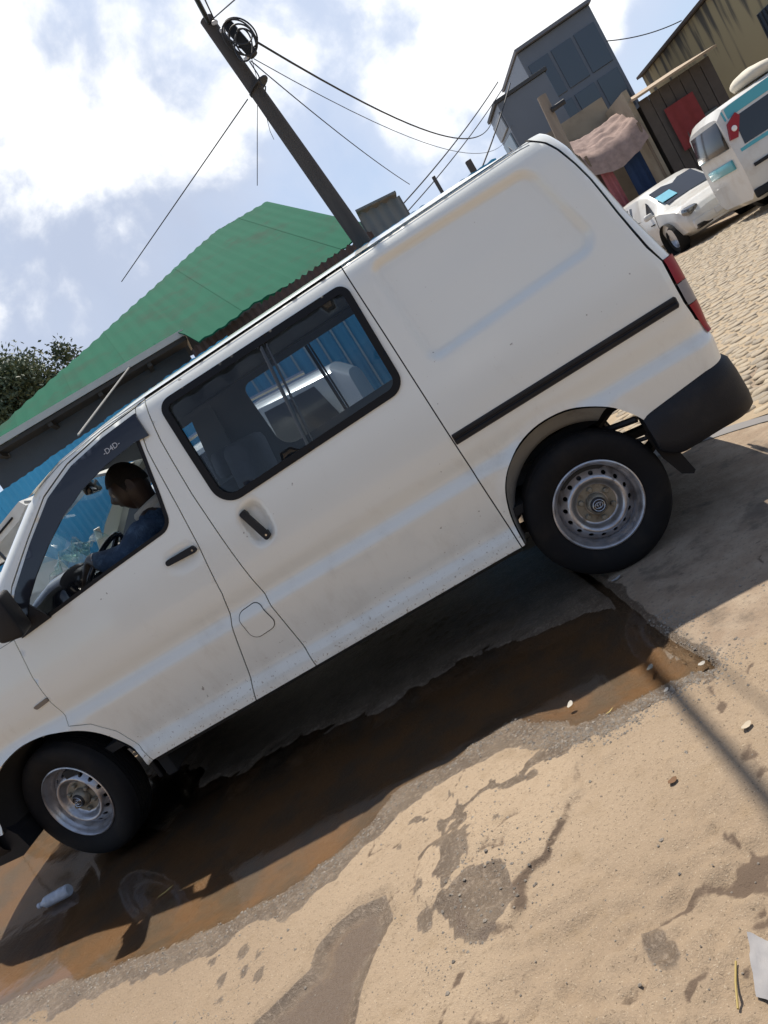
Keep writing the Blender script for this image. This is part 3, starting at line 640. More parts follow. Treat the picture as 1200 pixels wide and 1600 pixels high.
fender = [(-2.485, .335), (-2.45, .345)] + FD[8:15] + [(-2.70, 1.2), (-2.87, 1.2), (-3.0, 1.09), (-3.2, .97), (-3.3, .88), (-3.42, .75), (-3.46, .58), (-3.46, .40)] + ARCH_F[:-1]
panel('front_wing', fender, gap=.0015, res=.026, depth=.03)
# dark backing behind every shut line
for path in ([FD[0], FD[1], FD[2], FD[3], FD[4], FD[5], FD[6]], SD[:6], SD[6:], FD[7:], [(sx(x, z), z) for x, z in zip(xs_seam, zs_seam)], [(-.424, 1.806), (-1.5, 1.803), (-1.75, 1.785)], [(-2.45, .34), (-.39, .34)]):
    v, f = seam(path); put('shut_line_seal', v, f, MT['seam'], van, smooth=True)
# tailgate, rear corner and lamps
s_c = lambda z: float(x_end(z)) - RR + RR * PI / 2 + (VY - RR - float(fside(z)))
def seam_s(z):
    x = float(np.interp(z, zs_seam[::-1], xs_seam[::-1])) if z >= 1.09 else float(np.interp(z, [p[1] for p in lamp_in[::-1]], [p[0] for p in lamp_in[::-1]])) + .0
    return sx(x, z)
def gate_lo(z): return seam_s(z) + .010 if z >= 1.1 else sx(.712, 1.1) + .155
tg1 = patch('tailgate', lambda z: seam_s(z) + .010, s_c, 1.102, 1.815, 40, 40, MT['paint'], power=1.6, mirror=True)
tg2 = patch('tailgate_lower', lambda z: seam_s(z) + .16, s_c, .742, 1.100, 20, 14, MT['paint'], power=1.4, mirror=True)
patch('rear_valance', lambda z: sx(.765, z), s_c, .50, .737, 24, 10, MT['paint'], power=1.4, mirror=True)
hd_ = MB(); hd_.box((.845, VY, .98), (.03, .5, .06), bev=.008); hd_.build('handle', MT['black_plastic'], tg2, True)
pl = MB(); pl.box((.85, VY, .86), (.012, .5, .11), bev=.003); pl.build('number_plate', MT['pale_print'], tg2)
rw = patch('rear_window', lambda z: seam_s(z) + .17, s_c, 1.27, 1.70, 20, 12, MT['gloss_black'], lift=-.004, mirror=True)
for mir in (False, True):
    lamp = None
    for k, (za, zb, mm) in enumerate(((.742, .885, 'red_lens'), (.888, .985, 'clear_lens'), (.988, 1.10, 'red_lens'))):
        ns, nz = 12, 6; V = []
        for z in np.linspace(za, zb, nz):
            t = np.linspace(0, 1, ns); w = .155 * (1 if z > .82 else .62 + .38 * (z - .742) / .078)
            V.append(body(seam_s(z) + .008 + w * t, np.full(ns, z), -.007 * np.sqrt(np.clip(np.sin(PI * np.clip(t * .96 + .02, 0, 1)), 0, 1)) - .002))
        V = np.concatenate(V)
        if mir: V[:, 1] = VW - V[:, 1]
        F = [(j * ns + i, j * ns + i + 1, (j + 1) * ns + i + 1, (j + 1) * ns + i) for j in range(nz - 1) for i in range(ns - 1)]
        if k == 0:
            lamp = put('tail_lamp', V, F, MT[mm], van, smooth=True)
        else: put('lens', V, F, MT[mm], lamp, smooth=True)
    vs = []
    for z in np.linspace(.738, 1.104, 16): vs.append(body(seam_s(z) + np.linspace(-.006, .16, 10), np.full(10, z), .006))
    V = np.concatenate(vs)
    if mir: V[:, 1] = VW - V[:, 1]
    put('lamp_housing', V, [(j * 10 + i, j * 10 + i + 1, (j + 1) * 10 + i + 1, (j + 1) * 10 + i) for j in range(15) for i in range(9)], MT['gloss_black'], lamp, smooth=True)
# tailgate rubber seal along its edge
v, f = seam([(sx(x, z) + .004, z) for x, z in zip(xs_seam, zs_seam)], .014, .004); put('tailgate_seal', v, f, MT['rubber'], van, smooth=True)
# far side: one skin with its own windows, wheel arches
FSW = rpoly([(-1.42, 1.73, .07), (-.46, 1.725, .07), (-.47, 1.24, .1), (-1.42, 1.23, .12)], 6); FFW = FW
SQW = rpoly([(-1.70, 1.70, .05), (-1.74, 1.42, .05), (-1.95, 1.40, .05), (-1.95, 1.70, .05)], 5)
far_outline = [(-2.485, .345), (-.385, .345)] + ARCH_R + [(.55, .56), (.62, .75), (.63, 1.1), (.58, 1.4), (.52, 1.7), (.46, 1.806), (-1.5, 1.81), (-2.0, 1.785), (-2.44, 1.59), (-2.8, 1.30), (-2.87, 1.2), (-3.2, .95), (-3.42, .75), (-3.45, .45)] + ARCH_F[:-1]
FFW2 = rpoly([(-1.76, 1.72, .04), (-1.80, 1.25, .08), (-2.60, 1.21, .04), (-2.50, 1.395, .1), (-2.15, 1.63, .1), (-1.97, 1.71, .1)], 5)
panel('far_side_panel', far_outline, [FSW, FFW2], mirror=True, res=.06, gap=0, depth=.05)
ti = [(-2.55, .5), (-.45, .5), (-.42, .86), (.5, .86), (.45, 1.76), (-2.0, 1.76), (-2.4, 1.55), (-2.75, 1.28)]
panel('far_side_trim', ti, [offset_poly(FSW, .012), offset_poly(FFW2, .012)], material=MT['trim'], mirror=True, res=.08, gap=0, lift=.055, rim=False)
gl = panel('far_window', offset_poly(FSW, -.012), material=MT['glass_dark'], mirror=True, res=.1, gap=0, lift=.03, rim=False)
panel('far_door_window', offset_poly(FFW2, -.012), material=MT['glass'], mirror=True, res=.1, gap=0, lift=.03, rim=False)
w = MB(); w.box((-.93, 1.625, 1.49), (.02, .02, .5)); w.box((-.91, 1.63, 1.49), (.012, .012, .5)); w.build('sash_bar', MT['gloss_black'], gl)
# roof
def roof():
    nx, nyy = 60, 33; V = []
    xs = np.concatenate([np.linspace(-2.22, -1.5, 26), np.linspace(-1.45, .52, nx - 26)])
    for x in xs:
        ze = float(np.interp(x, [-2.22, -2.0, -1.75, -1.5, .4, .53], [1.722, 1.783, 1.809, 1.814, 1.814, 1.80]))
        ye = float(fside(min(ze, 1.81))) - .002
        rise = float(np.interp(x, [-2.22, -2.0, -1.6, .2, .52], [.03, .05, .08, .08, .045]))
        for t in np.linspace(-1, 1, nyy):
            tt = math.copysign(abs(t) ** .8, t)
            V.append((x, VY + (VY - ye) * tt, ze + rise * (1 - abs(tt) ** 2.1)))
    F = [(i * nyy + j, (i + 1) * nyy + j, (i + 1) * nyy + j + 1, i * nyy + j + 1) for i in range(nx - 1) for j in range(nyy - 1)]
    o = put('roof', V, F, MT['paint'], van, smooth=True)
    put('headliner', [(v[0], v[1], v[2] - .045) for v in V], [f[::-1] for f in F], MT['trim'], van, smooth=True)
    # drip rail
    m = MB(); P = []
    for x in np.linspace(-2.15, .5, 60):
        ze = float(np.interp(x, [-2.22, -2.0, -1.75, -1.5, .4, .53], [1.722, 1.783, 1.809, 1.814, 1.814, 1.80])); P.append((x, float(fside(min(ze, 1.81) - .012)) - .0005, ze - .012))
    m.tube(P, .0012, 6); m.build('drip_rail', MT['seam'], van, True)
    return o
roof()
# windscreen and nose
wsf = lambda z: float(x_front(z)) + RF * .55
s_fc = lambda z: float(x_front(z)) + RF - RF * PI / 2 - (VY - RF - float(fside(z)))
patch('windscreen', s_fc, lambda z: float(x_front(z)) + RF - .225, 1.19, 1.735, 26, 20, MT['glass'], mirror=True)
patch('windscreen_frame', lambda z: float(x_front(z)) + RF - .23, lambda z: float(x_front(z)) + RF * .9, 1.19, 1.70, 10, 22, MT['paint'], mirror='two')
def fend_s(z): return float(np.interp(z, [.40, .58, .75, .88, .97, 1.09, 1.2], [-3.46, -3.46, -3.42, -3.3, -3.2, -3.0, -2.87]))
nose = patch('nose_panel', s_fc, fend_s, .55, 1.198, 40, 26, MT['paint'], mirror=True)
patch('front_bumper', s_fc, lambda z: -3.40, .27, .56, 34, 10, MT['black_plastic'], lift=-.02, mirror=True)
for sgn in (0, 1):
    ns, nz = 14, 8; V = []
    for z in np.linspace(.72, .92, nz):
        a = fend_s(z) - .06; V.append(body(np.linspace(a - .34, a, ns), np.full(ns, z), -.006))
    V = np.concatenate(V)
    if sgn: V[:, 1] = VW - V[:, 1]
    put('headlight', V, [(j * ns + i, j * ns + i + 1, (j + 1) * ns + i + 1, (j + 1) * ns + i) for j in range(nz - 1) for i in range(ns - 1)], MT['clear_lens'], van, smooth=True)
patch('front_grille', s_fc, lambda z: s_fc(z) + .42, .74, .86, 10, 5, MT['gloss_black'], lift=-.006, mirror=True)
# front skirt seen at the picture's left edge
m = MB(); m.prism([(-3.50, .44), (-3.36, .44), (-3.315, .36), (-3.30, .27), (-3.36, .245), (-3.55, .26), (-3.58, .4)], .03, .28); m.build('bumper_end', MT['black_plastic'], van)

# sliding door window: gasket, panes, sash
sw = panel('window', offset_poly(SW, .022), material=MT['glass_dark'], parent=sd, gap=0, lift=.012, rim=False, res=.06)
panel('window_seal', offset_poly(SW, -.004), [offset_poly(SW, .030)], material=MT['rubber'], parent=sd, gap=0, lift=-.0095, depth=.024, res=.016)
m = MB(); a = body(np.array([-.905, -.955]), np.array([1.715, 1.235]), .006); m.tube([tuple(p) for p in a], .009, 6); a2 = a + np.array([.026, .004, 0]); m.tube([tuple(p) for p in a2], .006, 6); m.build('window_sash', MT['gloss_black'], sd)
# door handles
m = MB(); P = [body(-1.372, 1.132, -.004), body(-1.358, 1.10, -.016), body(-1.345, 1.05, -.018), body(-1.332, 1.0, -.008)]
hp = [(-1.392, 1.135), (-1.362, 1.148), (-1.315, .985), (-1.345, .972)]
def slab_on_body(mb, quad, l0, l1, res=.02):
    Q = densify(quad, res); n = len(Q); A = np.array([body(s, z, 0) for s, z in Q]); base = A[:, 1].mean()
    V = [(p[0], fside(p[2]) + l0, p[2]) for p in A] + [(p[0], fside(p[2]) + l1, p[2]) for p in A]
    mb.add(V, [tuple(range(n)), tuple(range(2 * n - 1, n - 1, -1))] + [(i, i + n, (i + 1) % n + n, (i + 1) % n) for i in range(n)])
m = MB(); slab_on_body(m, rpoly([(-1.392, 1.137, .01), (-1.362, 1.148, .012), (-1.313, .985, .012), (-1.345, .972, .012)], 4), -.016, .004); slab_on_body(m, [(-1.385, 1.14), (-1.365, 1.145), (-1.358, 1.115), (-1.38, 1.11)], 0, .03); slab_on_body(m, [(-1.345, 1.01), (-1.325, 1.012), (-1.318, .985), (-1.34, .978)], 0, .03)
hnd = m.build('handle', MT['black_plastic'], sd, True)
m = MB(); c = body(-1.332, .998, 0); m.lathe([(.0005, -.0185), (.005, -.0185), (.006, -.012)], 12, Matrix.Translation((c[0], fside(c[2]), c[2]))); m.build('lock', MT['chrome'], hnd, True)
m = MB(); slab_on_body(m, rpoly([(-1.812, 1.110, .012), (-1.808, 1.136, .014), (-1.655, 1.132, .014), (-1.645, 1.098, .012)], 4), -.020, .002)
h1 = m.build('handle', MT['black_plastic'], fd, True)
m = MB(); c = (-1.665, 0, 1.115); m.lathe([(.0005, -.0225), (.005, -.0225), (.006, -.018)], 12, Matrix.Translation((c[0], fside(c[2]), c[2]))); m.build('lock', MT['chrome'], h1, True)
# fuel flap: its shut line and lid
FL = rpoly([(-1.672, .748, .035), (-1.552, .756, .035), (-1.532, .612, .035), (-1.668, .604, .04)], 6)
panel('fuel_flap', FL, gap=0, lift=-.0040, depth=.002, res=.02)
fo = densify(FL, .02); fi = densify(offset_poly(FL, .004), .02)
panel('fuel_flap_gap', offset_poly(FL, -.0035), material=MT['seam'], gap=0, lift=-.0022, depth=.001, res=.02)
# side indicator
m = MB(); slab_on_body(m, rpoly([(-2.795, .875, .012), (-2.70, .885, .012), (-2.705, .862, .01), (-2.78, .856, .01)], 4), -.008, .002); m.build('side_indicator', mat('indicator_lens', (.2, .17, .14), .3), van, True)
# rub strip
def rub_strip():
    prof = [(0, 0), (-.012, .006), (-.013, .020), (-.006, .026), (-.006, .030), (-.012, .034), (-.012, .046), (0, .052)]
    V = []; xs = np.concatenate([[-.395, -.392], np.linspace(-.38, .665, 20), [.678, .686]])
    for i, x in enumerate(xs):
        z0 = .892 + (x + .4) * .008; k = {0: .1, len(xs) - 1: .1}.get(i, 1.0)
        for dy, dz in prof: V.append((*body(sx(x, z0), z0 + .026 + (dz - .026) * (1 if k == 1 else .7), 0)[:1], float(body(sx(x, z0), z0 + dz, 0)[1]) + dy * k + .001, z0 + .026 + (dz - .026) * (1 if k == 1 else .7)))
    n = len(prof); F = [(i * n + j, (i + 1) * n + j, (i + 1) * n + j + 1, i * n + j + 1) for i in range(len(xs) - 1) for j in range(n - 1)]
    put('rub_strip', V, F, MT['black_plastic'], van, smooth=True, sharp=30)
rub_strip()
# smoked rain visor with its print
VO = [(-1.562, 1.772), (-1.75, 1.762), (-1.95, 1.732), (-2.13, 1.667), (-2.32, 1.542), (-2.52, 1.392), (-2.635, 1.27)]
VI = [(-2.555, 1.24), (-2.48, 1.325), (-2.39, 1.395), (-2.25, 1.485), (-2.12, 1.555), (-1.97, 1.612), (-1.80, 1.648), (-1.63, 1.662), (-1.553, 1.652)]
vis = panel('rain_visor', VO + VI, material=MT['visor'], parent=fd, gap=0, lift=-.014, depth=.012, res=.025)
fc = bpy.data.curves.new('visor_print', 'FONT'); fc.body = '-D4D-'; fc.size = .036; fc.extrude = .0004; fc.align_x = 'CENTER'; fc.align_y = 'CENTER'
fo_ = bpy.data.objects.new('visor_print', fc); COL.objects.link(fo_); fc.materials.append(MT['pale_print'])
p = body(-1.735, 1.697, -.0165); tilt = math.atan2(float(fside(1.72) - fside(1.67)), .05)
mw = Matrix.Translation(Vector(p)) @ Matrix.Rotation(math.radians(-2), 4, 'Y') @ Matrix.Rotation(PI / 2 - tilt, 4, 'X')
bpy.context.view_layer.update(); tm = bpy.data.meshes.new_from_object(fo_.evaluated_get(bpy.context.evaluated_depsgraph_get())); bpy.data.objects.remove(fo_)
fo_ = bpy.data.objects.new('visor_print', tm); COL.objects.link(fo_)
fo_.parent = fd; fo_.matrix_local = world_of(fd).inverted() @ mw
# window rubber round the door window, sail plate, wing mirror
panel('window_rubber', offset_poly(FW, -.006), [offset_poly(FW, .012)], material=MT['rubber'], parent=fd, gap=0, lift=-.003, depth=.02, res=.025)
panel('mirror_base', [(-2.625, 1.185), (-2.44, 1.197), (-2.50, 1.30), (-2.53, 1.375), (-2.60, 1.30)], material=MT['black_plastic'], parent=fd, gap=0, lift=-.010, depth=.012, res=.03)
def wing_mirror():
    bm = bmesh.new(); bmesh.ops.create_cube(bm, size=1); 
    for v in bm.verts: v.co = Vector((v.co.x * .12, v.co.y * .18, v.co.z * .22))
    for v in bm.verts:
        if v.co.z > 0: v.co.x += .01
        if v.co.x < 0: v.co.y *= .72; v.co.z *= .78
    bmesh.ops.bevel(bm, geom=bm.edges[:], offset=.022, segments=3, profile=.5, affect='EDGES')
    R = Matrix.Translation((-2.535, -.135, 1.312)) @ Matrix.Rotation(math.radians(14), 4, 'Z') @ Matrix.Rotation(math.radians(6), 4, 'X')
    V = [tuple(R @ v.co) for v in bm.verts]; F = [tuple(v.index for v in f.verts) for f in bm.faces]; bm.free()
    o = put('wing_mirror', V, F, MT['black_plastic'], van, smooth=True, sharp=40)
    m = MB(); m.tube([(-2.56, .03, 1.25), (-2.585, -.03, 1.245), (-2.60, -.09, 1.265)], [.03, .024, .03], 10); m.tube([(-2.555, .03, 1.33), (-2.585, -.02, 1.335), (-2.60, -.08, 1.335)], [.016, .014, .016], 8); m.build('arm', MT['black_plastic'], o, True)
    g = MB(); g.box((0, 0, 0), (.004, .13, .17), bev=.0015); g.v = [tuple(R @ Vector((p[0] + .052, p[1], p[2]))) for p in g.v]; g.build('mirror_glass', MT['chrome'], o)
wing_mirror()
# rear bumper
def bumper():
    zr = [.385, .375, .372, .40, .50, .585, .612, .622]; prof = []
    V = []; cols = []
    path = []
    for x in np.linspace(.335, .652, 14): path.append((x, 0.0))
    for a in np.linspace(0, PI / 2, 12)[1:]: path.append((.652 + .125 * math.sin(a), .125 - .125 * math.cos(a)))
    for y in np.linspace(.2, 1.5, 18): path.append((.777 + .035 * (1 - ((y - .85) / .7) ** 2), y))
    for a in np.linspace(PI / 2, 0, 12): path.append((.652 + .125 * math.sin(a), VW - .125 + .125 * math.cos(a)))
    for x in np.linspace(.652, .335, 8)[1:]: path.append((x, VW))
    P = np.array(path); t = np.gradient(P, axis=0); t /= np.linalg.norm(t, axis=1)[:, None]; nrm = np.stack([t[:, 1], -t[:, 0]], 1)
    ring = [(-.05, .36), (.0, .352), (.018, .368), (.024, .42), (.020, .52), (.012, .585), (-.004, .606), (-.03, .612), (-.09, .61)]
    for i, (p, n) in enumerate(zip(P, nrm)):
        k = min(i, len(P) - 1 - i); cut = float(np.interp(p[0], [.335, .42, .52], [.0, 0.0, 0]))
        low = float(np.interp(p[0], [.335, .37, .42, .6], [.06, .02, 0, .006]))
        topz = float(np.interp(p[0], [.335, .652, .75], [-.035, .004, .014]))
        for off, z in ring:
            zz = z + (low if z < .5 else topz); V.append((p[0] + n[0] * off, p[1] + n[1] * off + .012, zz))
    m = len(ring); F = [(i * m + j, (i + 1) * m + j, (i + 1) * m + j + 1, i * m + j + 1) for i in range(len(P) - 1) for j in range(m - 1)]
    F += [tuple(range(m)), tuple(len(V) - m + j for j in range(m))[::-1]]
    o = put('rear_bumper', V, F, MT['black_plastic'], van, smooth=True, sharp=50)
    bm = bmesh.new(); bm.from_mesh(o.data); bmesh.ops.recalc_face_normals(bm, faces=bm.faces[:]); bm.to_mesh(o.data); bm.free()
bumper()
for ya, yb in ((.05, .062), (VW - .06, VW - .05)):
    m = MB(); m.prism([(.318, .50), (.372, .47), (.405, .36), (.432, .245), (.420, .235), (.375, .262), (.34, .36), (.325, .44)], ya, yb); m.box((.405, ya + (.10 if ya < 1 else -.09), .36), (.012, .19, .24), Matrix.Rotation(-.2, 3, 'Y')); m.build('mud_flap', MT['rubber'], van)
m = MB(); m.tube([(.16, .16, .50), (.30, .10, .475), (.36, .06, .47)], .010, 8); m.build('bracket', MT['dark_metal'], van, True)
m = MB(); m.tube([(.18, .2, .575), (.33, .1, .565)], .016, 8); m.build('bracket', MT['dark_metal'], van, True)
m = MB(); m.tube([(-.1, .75, .42), (.3, .70, .38), (.62, .6, .36)], .028, 10); m.build('exhaust_pipe', MT['dark_metal'], van, True)
# wheel arches' liners
def liner(name, arch, cen, rin, y1, material, mir):
    A = densify(arch, .04, closed=False); n = len(A); V = []; c = np.array(cen)
    for t in np.linspace(0, 1, 7):
        for p in A:
            d = np.array(p) - c; r = np.hypot(*d); rr = r - .004 + (rin - r + .004) * (t ** 1.3); q = c + d / r * rr; V.append((q[0], .014 + (y1 - .014) * t, q[1]))
    for p in A:
        d = np.array(p) - c; q = c + d / np.hypot(*d) * rin; V.append((q[0], y1 + .28, q[1]))
    F = [(j * n + i, j * n + i + 1, (j + 1) * n + i + 1, (j + 1) * n + i) for j in range(7) for i in range(n - 1)]
    F.append(tuple(7 * n + i for i in range(n)))
    if mir: V = [(a, VW - b, z) for a, b, z in V]
    put(name, V, F, material, van, smooth=True, sharp=50)
for mir in (0, 1):
    liner('rear_wheel_arch', ARCH_R[:-9], (0, .35), .345, .15, MT['liner'], mir)
    liner('front_wheel_arch', ARCH_F, (-2.93, .33), .385, .13, MT['black_liner'], mir)
    m = MB(); m.box((-2.50, .24, .37), (.025, .36, .28), bev=.008)
    if mir: m.v = [(x, VW - y, z) for x, y, z in m.v]
    m.build('mud_guard', MT['rubber'], van)
m = MB(); m.box((-2.43, VY, .42), (.06, 1.60, .40), bev=.01); m.build('bulkhead', MT['black_liner'], van)
# underbody and cabin
m = MB(); m.box((-1.43, VY, .40), (2.06, 1.5, .10)); m.box((-1.43, VY, .33), (2.02, 1.1, .14)); m.box((.2, VY, .64), (1.0, 1.2, .05)); m.box((-2.95, VY, .52), (.8, .80, .2)); m.box((-.38, VY, .45), (.05, 1.5, .2)); m.tube([(0, .2, .335), (0, 1.5, .335)], .045, 10); m.box((0, VY, .335), (.2, .24, .24), bev=.05)
for y in (.32, 1.38): m.tube([(-.75, y, .40), (-.3, y, .33), (0, y, .28), (.35, y, .36), (.6, y, .48)], .028, 6)
m.build('chassis', MT['black_liner'], van)
m = MB(); m.box((-1.35, VY, .48), (3.2, 1.52, .04)); m.box((-.1, VY, .82), (1.35, 1.48, .04)); m.build('cabin_floor', MT['floor'], van)
m = MB(); m.box((.50, VY, 1.3), (.03, 1.4, .85)); m.build('tailgate_trim', MT['trim'], van)
pn = [(-1.47, .5), (-.42, .5), (-.44, 1.19), (-1.45, 1.17)]
panel('door_trim', pn, material=MT['trim'], gap=0, lift=.06, rim=False, res=.12)
panel('side_lining', [(-.38, .86), (.5, .86), (.45, 1.77), (-.40, 1.77)], material=MT['trim'], gap=0, lift=.055, rim=False, res=.12)
panel('door_lining', [(-1.72, .5), (-2.42, .5), (-2.6, .8), (-2.62, 1.18), (-1.70, 1.22)], material=MT['dash'], gap=0, lift=.06, rim=False, res=.12)
def seat(x, y, w, zc=.86, lean=.22, head=True, mt='seat', hz=1.60):
    s = MB(); s.box((x, y, zc), (.48, w, .16), bev=.05); seat_o = s.build('seat', MT[mt], van, True, 60)
    R = Matrix.Rotation(lean, 3, 'Y'); b = MB(); hh = hz - zc - .12; c = Vector((x + .26, y, zc + hh / 2)); b.box(c, (.13, w, hh), R, bev=.05); b.build('backrest', MT[mt], seat_o, True, 60)
    if head:
        h = MB(); h.box(c + R @ Vector((-.0, 0, hh / 2 + .10)), (.10, w * .52, .17), R, bev=.045); h.build('headrest', MT[mt], seat_o, True, 60)
seat(-1.98, .47, .50, .80, .2, True, hz=1.42); seat(-1.98, 1.18, .62, .80, .2, True, hz=1.40)
seat(-1.78, 1.25, .40, .86, .14, False, hz=1.56); seat(-1.74, .84, .34, .86, .14, False, hz=1.56); seat(-.78, 1.15, .8, .86, .16, False, hz=1.26)
# dashboard, binnacle, steering wheel, mirror
m = MB(); m.prism([(-2.95, .7), (-2.95, 1.20), (-2.82, 1.235), (-2.66, 1.235), (-2.52, 1.18), (-2.46, 1.05), (-2.5, .7)], .14, 1.56); m.build('dashboard', MT['dash'], van, True, 25)
def binnacle():
    V = []; n = 14; xs = [-2.78, -2.72, -2.62, -2.52, -2.44, -2.42]; hs = [.01, .06, .105, .135, .13, .10]; ws = [.16, .19, .21, .22, .22, .20]
    for x, h, w in zip(xs, hs, ws):
        for k in range(n + 1):
            a = PI * k / n; V.append((x, .43 + w * math.cos(a), 1.215 + h * math.sin(a) ** .6))
    F = [(i * (n + 1) + k, i * (n + 1) + k + 1, (i + 1) * (n + 1) + k + 1, (i + 1) * (n + 1) + k) for i in range(5) for k in range(n)]
    F.append(tuple(5 * (n + 1) + k for k in range(n + 1)))
    put('instrument_hood', V, F, MT['gloss_black'], van, smooth=True, sharp=50)
binnacle()
def steering():
    C = Vector((-2.30, .45, 1.245)); tilt = Matrix.Rotation(math.radians(-38), 3, 'Y')
    P = [C + tilt @ Vector((.19 * math.cos(t), .19 * math.sin(t), 0)) for t in np.linspace(0, 2 * PI, 40, endpoint=False)]
    m = MB(); m.tube(P, .015, 8, closed=True); o = m.build('steering_wheel', MT['gloss_black'], van, True, 60)
    m = MB(); m.box(C + tilt @ Vector((0, 0, -.02)), (.12, .13, .05), tilt, bev=.02)
    for t in (.2, PI - .2, -PI / 2): m.tube([C + tilt @ Vector((0, 0, -.015)), C + tilt @ Vector((.185 * math.cos(t), .185 * math.sin(t), 0))], .014, 8)
    m.tube([C + tilt @ Vector((0, 0, -.03)), C + tilt @ Vector((0, 0, -.32))], .03, 8); m.build('spokes', MT['gloss_black'], o, True, 50)
    return P
STEER = steering()
m = MB(); m.box((-2.27, .80, 1.655), (.045, .25, .075), Matrix.Rotation(.2, 3, 'Z'), bev=.015); m.tube([(-2.27, .83, 1.68), (-2.26, .85, 1.78)], .012, 8); m.build('rear_view_mirror', MT['gloss_black'], van, True)
VC = mat('visor_cloth', (.4, .4, .37), .8)
for y, r in ((1.22, .35), (.45, .5)):
    m = MB(); m.box((-2.29, y, 1.70), (.14, .36, .018), Matrix.Rotation(r, 3, 'Y'), bev=.006); m.build('sun_visor', VC, van, True)
m = MB(); m.prism([(-1.90, 1.20), (-1.70, 1.20), (-1.64, 1.74), (-1.80, 1.74)], 1.54, 1.60); m.build('far_door_pillar', MT['trim'], van)

# wheels
def tyre_wheel(name, centre, side, steer=0.0, parent=van, R=.335, detail=True, rimscale=1.0):
    """side -1 shows its face towards -y"""
    mw = Matrix.Translation(centre) @ Matrix.Rotation(steer, 4, 'Z') @ (Matrix.Identity(4) if side < 0 else Matrix.Rotation(PI, 4, 'Z'))
    k = R / .335; W = .098
    prof = [(.212, .055), (.205, -.062), (.208, -.078), (.235, -.093), (.27, -.1), (.30, -.097), (.318, -.088), (.329, -.075), (.334, -.05)]
    for a in (-.045, -.02, .0, .02, .045): prof += [(.335, a - .004), (.328, a - .0035), (.328, a + .0035), (.335, a + .004)]
    prof += [(.334, .05), (.329, .075), (.30, .097), (.235, .093), (.205, .06)]
    m = MB(); m.lathe([(r * k, y) for r, y in prof], 72, mw); o = m.build(name, MT['tyre'], parent, True, 40)
    rim = [(.204, -.050), (.2095, -.076), (.2085, -.084), (.2025, -.086), (.196, -.080), (.192, -.068), (.189, -.058), (.184, -.052), (.180, -.044), (.176, -.024), (.174, -.012), (.172, .06)]
    m = MB(); m.lathe([(r * k * rimscale, y) for r, y in rim], 72, mw)
    ro = m.build('rim', MT['steel'], o, True, 40)
    # pressed disc with its ring of oval holes
    def dep(r): return np.interp(r, [0, .05, .094, .100, .108, .118, .128, .134, .150, .164, .172, .176], [-.034, -.034, -.034, -.038, -.056, -.068, -.070, -.066, -.046, -.030, -.022, -.016])
    circ = lambda r, n, rx=None: [(r * math.cos(2 * PI * i / n), r * math.sin(2 * PI * i / n)) for i in range(n)]
    holes = []
    for i in range(16 if detail else 0):
        a = 2 * PI * i / 16 + .1; c = (.147 * math.cos(a), .147 * math.sin(a)); holes.append([(c[0] + math.cos(a) * .0095 * math.cos(t) - math.sin(a) * .0115 * math.sin(t), c[1] + math.sin(a) * .0095 * math.cos(t) + math.cos(a) * .0115 * math.sin(t)) for t in np.linspace(0, 2 * PI, 12, endpoint=False)])
    V2, F, lp = triangulate(circ(.1755, 60), holes, .008 if detail else .02); r = np.hypot(V2[:, 0], V2[:, 1])
    V3 = np.stack([V2[:, 0] * k * rimscale, dep(r), V2[:, 1] * k * rimscale], 1); F = [tuple(f) for f in F]
    for h in lp[1:]:
        n0 = len(V3); B = V3[h].copy(); B[:, 1] += .012; V3 = np.concatenate([V3, V3[h], B]); q = len(h); F += [(n0 + i, n0 + (i + 1) % q, n0 + q + (i + 1) % q, n0 + q + i) for i in range(q)]
    mm = np.array(mw); V3 = V3 @ mm[:3, :3].T + mm[:3, 3]
    put('wheel_disc', V3, F, MT['steel'], o, smooth=True, sharp=45)
    m = MB(); m.lathe([(.174 * k, .0), (.001, .0)], 40, mw); m.build('brake_drum', MT['black_liner'], o)
    if detail:
        m = MB(); m.lathe([(.088, -.0335), (.088, -.037), (.052, -.0375)], 40, mw)
        for i in range(6):
            a = 2 * PI * i / 6 + .5; t = Matrix.Translation((.071 * math.cos(a), 0, .071 * math.sin(a))); m.lathe([(.0135, -.036), (.0128, -.054), (.009, -.058), (.0005, -.058)], 6, mw @ t)
        m.lathe([(.049, -.036), (.047, -.060), (.040, -.070), (.036, -.072)], 36, mw); m.build('hub', MT['hub'], o, True, 35)
        m = MB(); m.lathe([(.036, -.071), (.030, -.080), (.026, -.083), (.0005, -.0835)], 32, mw)
        ci = m.build('centre_cap', MT['dark_metal'], o, True, 35)
        e = MB()
        def ell(rx, rz, ox, oz): return [mw @ Vector((ox + rx * math.cos(t), -.0845, oz + rz * math.sin(t))) for t in np.linspace(0, 2 * PI, 28, endpoint=False)]
        e.tube(ell(.0185, .0135, 0, 0), .0018, 6, closed=True); e.tube(ell(.0065, .012, 0, 0), .0014, 6, closed=True); e.tube(ell(.0125, .0055, 0, .0065), .0014, 6, closed=True); e.tube(ell(.026, .026, 0, 0), .0025, 6, closed=True)
        e2 = e.build('emblem', MT['chrome'], o, True, 60)
    return o
tyre_wheel('wheel', (0, .125, .328), -1, R=.328)
tyre_wheel('wheel', (-2.955, .165, .332), -1, steer=math.radians(-13))
tyre_wheel('wheel', (0, VW - .125, .330), 1); tyre_wheel('wheel', (-2.955, VW - .165, .332), 1, steer=math.radians(-13))
